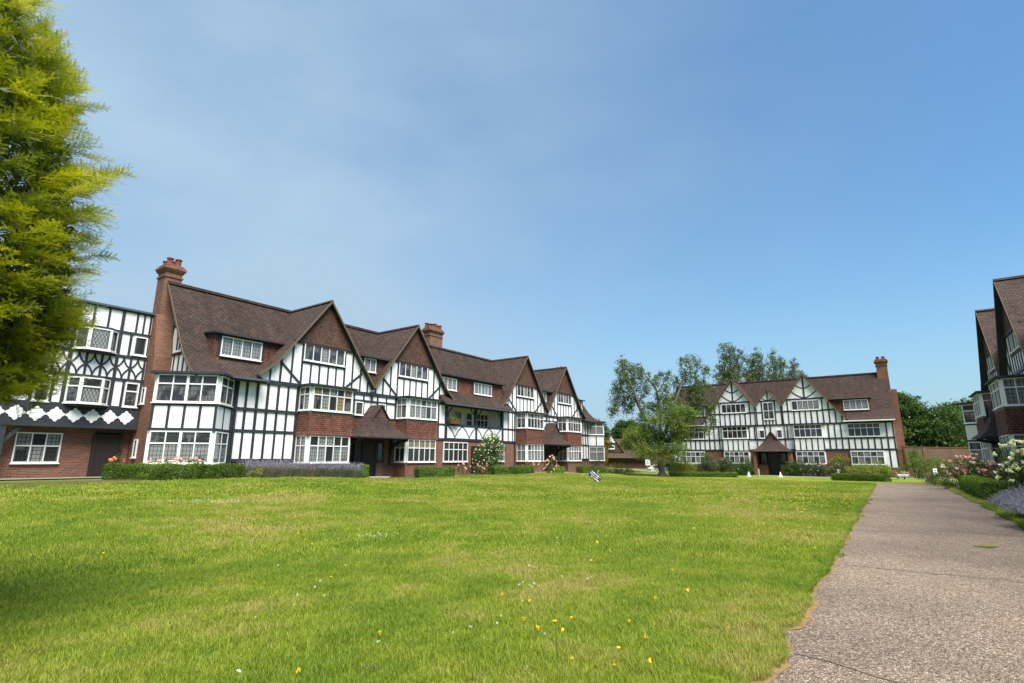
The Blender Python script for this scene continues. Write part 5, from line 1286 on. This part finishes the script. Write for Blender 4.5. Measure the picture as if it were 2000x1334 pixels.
def scatter(name,patch,pts,smin,smax):
    me=bpy.data.meshes.new(name); me.from_pydata([tuple(p) for p in pts],[],[]); 
    at=me.attributes.new('rot','FLOAT_VECTOR','POINT'); rr=np.zeros((len(pts),3),np.float32); rr[:,2]=rng.random(len(pts))*6.283; at.data.foreach_set('vector',rr.ravel())
    at=me.attributes.new('scl','FLOAT','POINT'); at.data.foreach_set('value',(smin+(smax-smin)*rng.random(len(pts))).astype(np.float32))
    o=bpy.data.objects.new(name,me); col.objects.link(o); o['kind']='stuff'; o['label']='mown lawn grass'; o['category']='grass'
    ng=bpy.data.node_groups.new(name,'GeometryNodeTree'); ng.interface.new_socket('Geometry',in_out='INPUT',socket_type='NodeSocketGeometry'); ng.interface.new_socket('Geometry',in_out='OUTPUT',socket_type='NodeSocketGeometry')
    i=ng.nodes.new('NodeGroupInput'); u=ng.nodes.new('NodeGroupOutput'); ip=ng.nodes.new('GeometryNodeInstanceOnPoints'); oi=ng.nodes.new('GeometryNodeObjectInfo'); oi.inputs['Object'].default_value=patch
    try: oi.inputs['As Instance'].default_value=True
    except Exception: pass
    a=ng.nodes.new('GeometryNodeInputNamedAttribute'); a.data_type='FLOAT_VECTOR'; a.inputs['Name'].default_value='rot'
    c=ng.nodes.new('GeometryNodeInputNamedAttribute'); c.data_type='FLOAT'; c.inputs['Name'].default_value='scl'
    K=ng.links.new; K(i.outputs[0],ip.inputs['Points']); K(oi.outputs['Geometry'],ip.inputs['Instance']); K(a.outputs['Attribute'],ip.inputs['Rotation']); K(c.outputs['Attribute'],ip.inputs['Scale']); K(ip.outputs[0],u.inputs[0])
    md=o.modifiers.new('scatter','NODES'); md.node_group=ng; return o
def lawn_points(d0,d1,sp,margin):
    t=np.arange(LT0+.3,LT1-.1,sp); n=np.arange(LN0+.3,LN1,sp); T_,N_=np.meshgrid(t,n); T_=T_.ravel()+rng.uniform(-.5,.5,T_.size)*sp; N_=N_.ravel()+rng.uniform(-.5,.5,N_.size)*sp
    X=OA[0]+DX*T_+OX*N_; Y=OA[1]+DY*T_+OY*N_; d=np.hypot(X,Y)
    lim=np.array([lawn_n1(min(q,LT1)) for q in T_])-margin
    k=(d>=d0)&(d<d1)&(Y>-.5)&(N_<lim)&(np.abs(X)<Y*1.25+3)
    X,Y=X[k],Y[k]; return np.stack([X,Y,gz(X,Y)+.010],1)
near=blade_patch('near_grass_patch',900,.22,.05,.0032,1.0,1); mid_=blade_patch('mid_grass_patch',700,.42,.052,.006,.9,2); far_=blade_patch('far_grass_patch',420,.6,.055,.016,.8,3)
scatter('lawn_grass',near,lawn_points(1.5,8.5,.20,.10),.7,1.15)
scatter('lawn_grass',mid_,lawn_points(8.2,19,.42,.2),.8,1.2)
scatter('lawn_grass',far_,lawn_points(18.5,60,.7,.3),.8,1.15)
# ragged fringe where the turf overhangs the path
fr_=[]
for t in np.arange(0,39,.028):
    n1=lawn_n1(t)+.035-abs(rng.normal())*.06; x,y=W(t,n1)
    if y>2.5: fr_.append((x,y,g(x,y)+.008))
tuft=blade_patch('grass_tuft',46,.045,.075,.0034,1.5,5); scatter('edge_grass',tuft,fr_,.5,1.1)
fr_=[]
for t in np.arange(8,46,.09):
    for q in range(3):
        x,y=W(t,29.36+.05*math.sin(t*2.3)+abs(rng.normal())*.22); fr_.append((x,y,g(x,y)+.01))
scatter('edge_grass',tuft,fr_,.6,1.5)
x,y=W(12.05,28.35); fr_=[(x+rng.normal()*.1,y+rng.normal()*.04,g(x,y)) for _ in range(40)]; scatter('path_grass_tuft',tuft,fr_,.3,.6)
# ---------------- lawn flowers: the few large ones are things
def ongr(px,py):
    X0=0; Y=5.0
    for _ in range(30):
        vv=(py-667)/1026.8; p=R(12.431); ry=math.cos(p)+vv*math.sin(p); rzz=math.sin(p)-vv*math.cos(p); X=(px-1000)/1026.8*Y/ry
        Y=(g(X,Y)-EYE)/rzz*ry
    return (px-1000)/1026.8*Y/ry,Y
def dandelion(px,pyb,h,label):
    X,Y=ongr(px,pyb); o=empty('dandelion',(X,Y,g(X,Y)),random.random()*6,label,'flower','yellow dandelion-like flowers in the lawn')
    b=MB(); limb(b,(0,0,0),(h*.12,0,h),.0022,.0018,.06,5,int(px)); b.build('stem',['stem'],o)
    C_=[];n=60; a=rng.random(n)*6.283; r_=rng.random(n)*.013
    P_=np.stack([np.cos(a)*r_+h*.12,np.sin(a)*r_,h+.006-r_*.3+rng.random(n)*.003],1); leafmesh('petals',quads(P_,.0075*(.7+.5*rng.random(n)),.5,np.tile([[0,-.5,1.]],(n,1)),.5),'yellow_petal',o)
for px,py,h,lab in ((650,1172,.22,'tall yellow dandelion, leftmost in the near lawn'),(1086,1300,.30,'tallest long-stemmed yellow dandelion in the lower middle of the lawn'),(1117,1232,.10,'short yellow dandelion just right of the tallest one'),(1209,1282,.06,'low yellow flower in the near lawn, right of centre'),(1120,1302,.05,'low yellow flower straight below the pair of dandelions'),(1203,1312,.04,'lowest yellow flower near the bottom edge, right of centre'),(986,1072,.08,'yellow dandelion in the middle distance, left one of two'),(1007,1052,.08,'yellow dandelion in the middle distance, right one of two'),(200,1092,.07,'lone yellow flower at the far left of the lawn')):
    dandelion(px,py,h,lab)
def clover(pts,name,petal,size,label,lift=.045):
    C_=[]
    for X,Y in pts: C_.append((X,Y,g(X,Y)+lift*random.uniform(.7,1.2)))
    C_=np.array(C_); m=9; K=np.repeat(C_,m,0)+rng.normal(size=(len(C_)*m,3))*size*.5
    o=leafmesh(name,quads(K,size*(.6+.5*rng.random(len(K))),.7),petal); o['kind']='stuff'; o['label']=label; o['category']='flowers'
pts=[]
def patchf(px,py,sx,sy,n):
    for _ in range(n):
        q=ongr(random.gauss(px,sx),max(935,random.gauss(py,sy)))
        if TN(*q)[1]<lawn_n1(min(TN(*q)[0],39))-.1: pts.append(q)
patchf(745,1050,22,3,38); patchf(395,983,45,2.5,110); patchf(470,982,25,2,25); patchf(1040,1120,10,5,5); patchf(1030,1145,14,6,6); patchf(1140,1102,16,4,4); patchf(1100,1135,40,20,7); patchf(600,1180,80,60,10); patchf(1000,1250,250,50,9); patchf(1200,1030,150,20,14)
clover(pts,'clover_flowers','white_petal',.011,'small white clover and daisy heads scattered in the lawn')
pts=[]
patchf(1320,940,60,3,110); patchf(1400,955,90,10,60); patchf(1600,985,50,14,60); patchf(1560,960,40,5,40); patchf(1450,1010,150,30,30); patchf(1100,965,150,12,30); patchf(1150,1200,250,70,16); patchf(1340,935,30,1,50); patchf(560,1040,90,25,10)
clover(pts,'buttercups','yellow_petal',.015,'tiny yellow buttercups scattered over the lawn',.06)
# flowering grass stalks and rosettes of broad-leaved weeds in the near lawn
def stalk_patch():
    b=MB(); V=[]
    for k in range(3):
        x,y=random.uniform(-.1,.1),random.uniform(-.1,.1); h=random.uniform(.16,.27); lx,ly=random.uniform(-.06,.06),random.uniform(-.05,.05); w_=.0011
        V+=[(x-w_,y,0),(x+w_,y,0),(x+lx+w_*.6,y+ly,h),(x+lx-w_*.6,y+ly,h)]
        for q in range(7): a=q*.9; z=h-.05+q*.008; V+=[(x+lx,y+ly,z-.004),(x+lx+.004*math.cos(a),y+ly+.004*math.sin(a),z),(x+lx,y+ly,z+.008),(x+lx-.004*math.cos(a),y+ly-.004*math.sin(a),z)]
    o=leafmesh('stalk_patch',np.array(V),'seedhead'); col.objects.unlink(o); return o
M['seedhead']=m_plain('seed_stalk',(.10,.11,.03),(.16,.12,.06),.8,.2)
pts=[]
for (px,py,sx,sy,n) in ((300,1010,160,22,46),(560,1080,160,40,26),(420,1180,200,50,12),(1080,1230,90,50,6),(650,1160,40,20,4),(1250,1050,200,30,14)):
    for _ in range(n):
        q=ongr(random.gauss(px,sx),max(955,random.gauss(py,sy)))
        if TN(*q)[1]<26: pts.append((q[0],q[1],g(*q)))
o=scatter('grass_stalks',stalk_patch(),pts,.6,1.1); o['label']='thin brown seed stalks standing above the mown lawn'
for i,(px,py,lab) in enumerate(((720,1318,'grey-green broad-leaved weed rosette at the bottom edge, left of centre'),(1300,1132,'small pale weed rosette in the right part of the near lawn'),(160,1112,'pale flattened weed patch in the left part of the lawn'),(1215,1098,'bluish weed clump in the lawn right of centre'),(935,1332,'dark green weed rosette at the bottom edge near the middle'))):
    X,Y=ongr(px,py); o=empty('weed_rosette',(X,Y,g(X,Y)+.015),random.random()*6,lab,'weed','broad-leaved weeds in the lawn'); V=[]
    for k in range(13):
        a=k*2.4; l=random.uniform(.05,.09); w_=l*.22; e=random.uniform(.15,.55); ca,sa=math.cos(a),math.sin(a)
        P4=[(0,0,0),(l*.55,-w_,l*.55*e),(l,0,l*e*.7),(l*.55,w_,l*.55*e)]
        V+=[(x*ca-y*sa,x*sa+y*ca,z) for x,y,z in P4]
    leafmesh('leaves',np.array(V),'grey_leaf' if i in (0,2,3) else 'rose_leaf',o)
print('objects',len(bpy.data.objects))
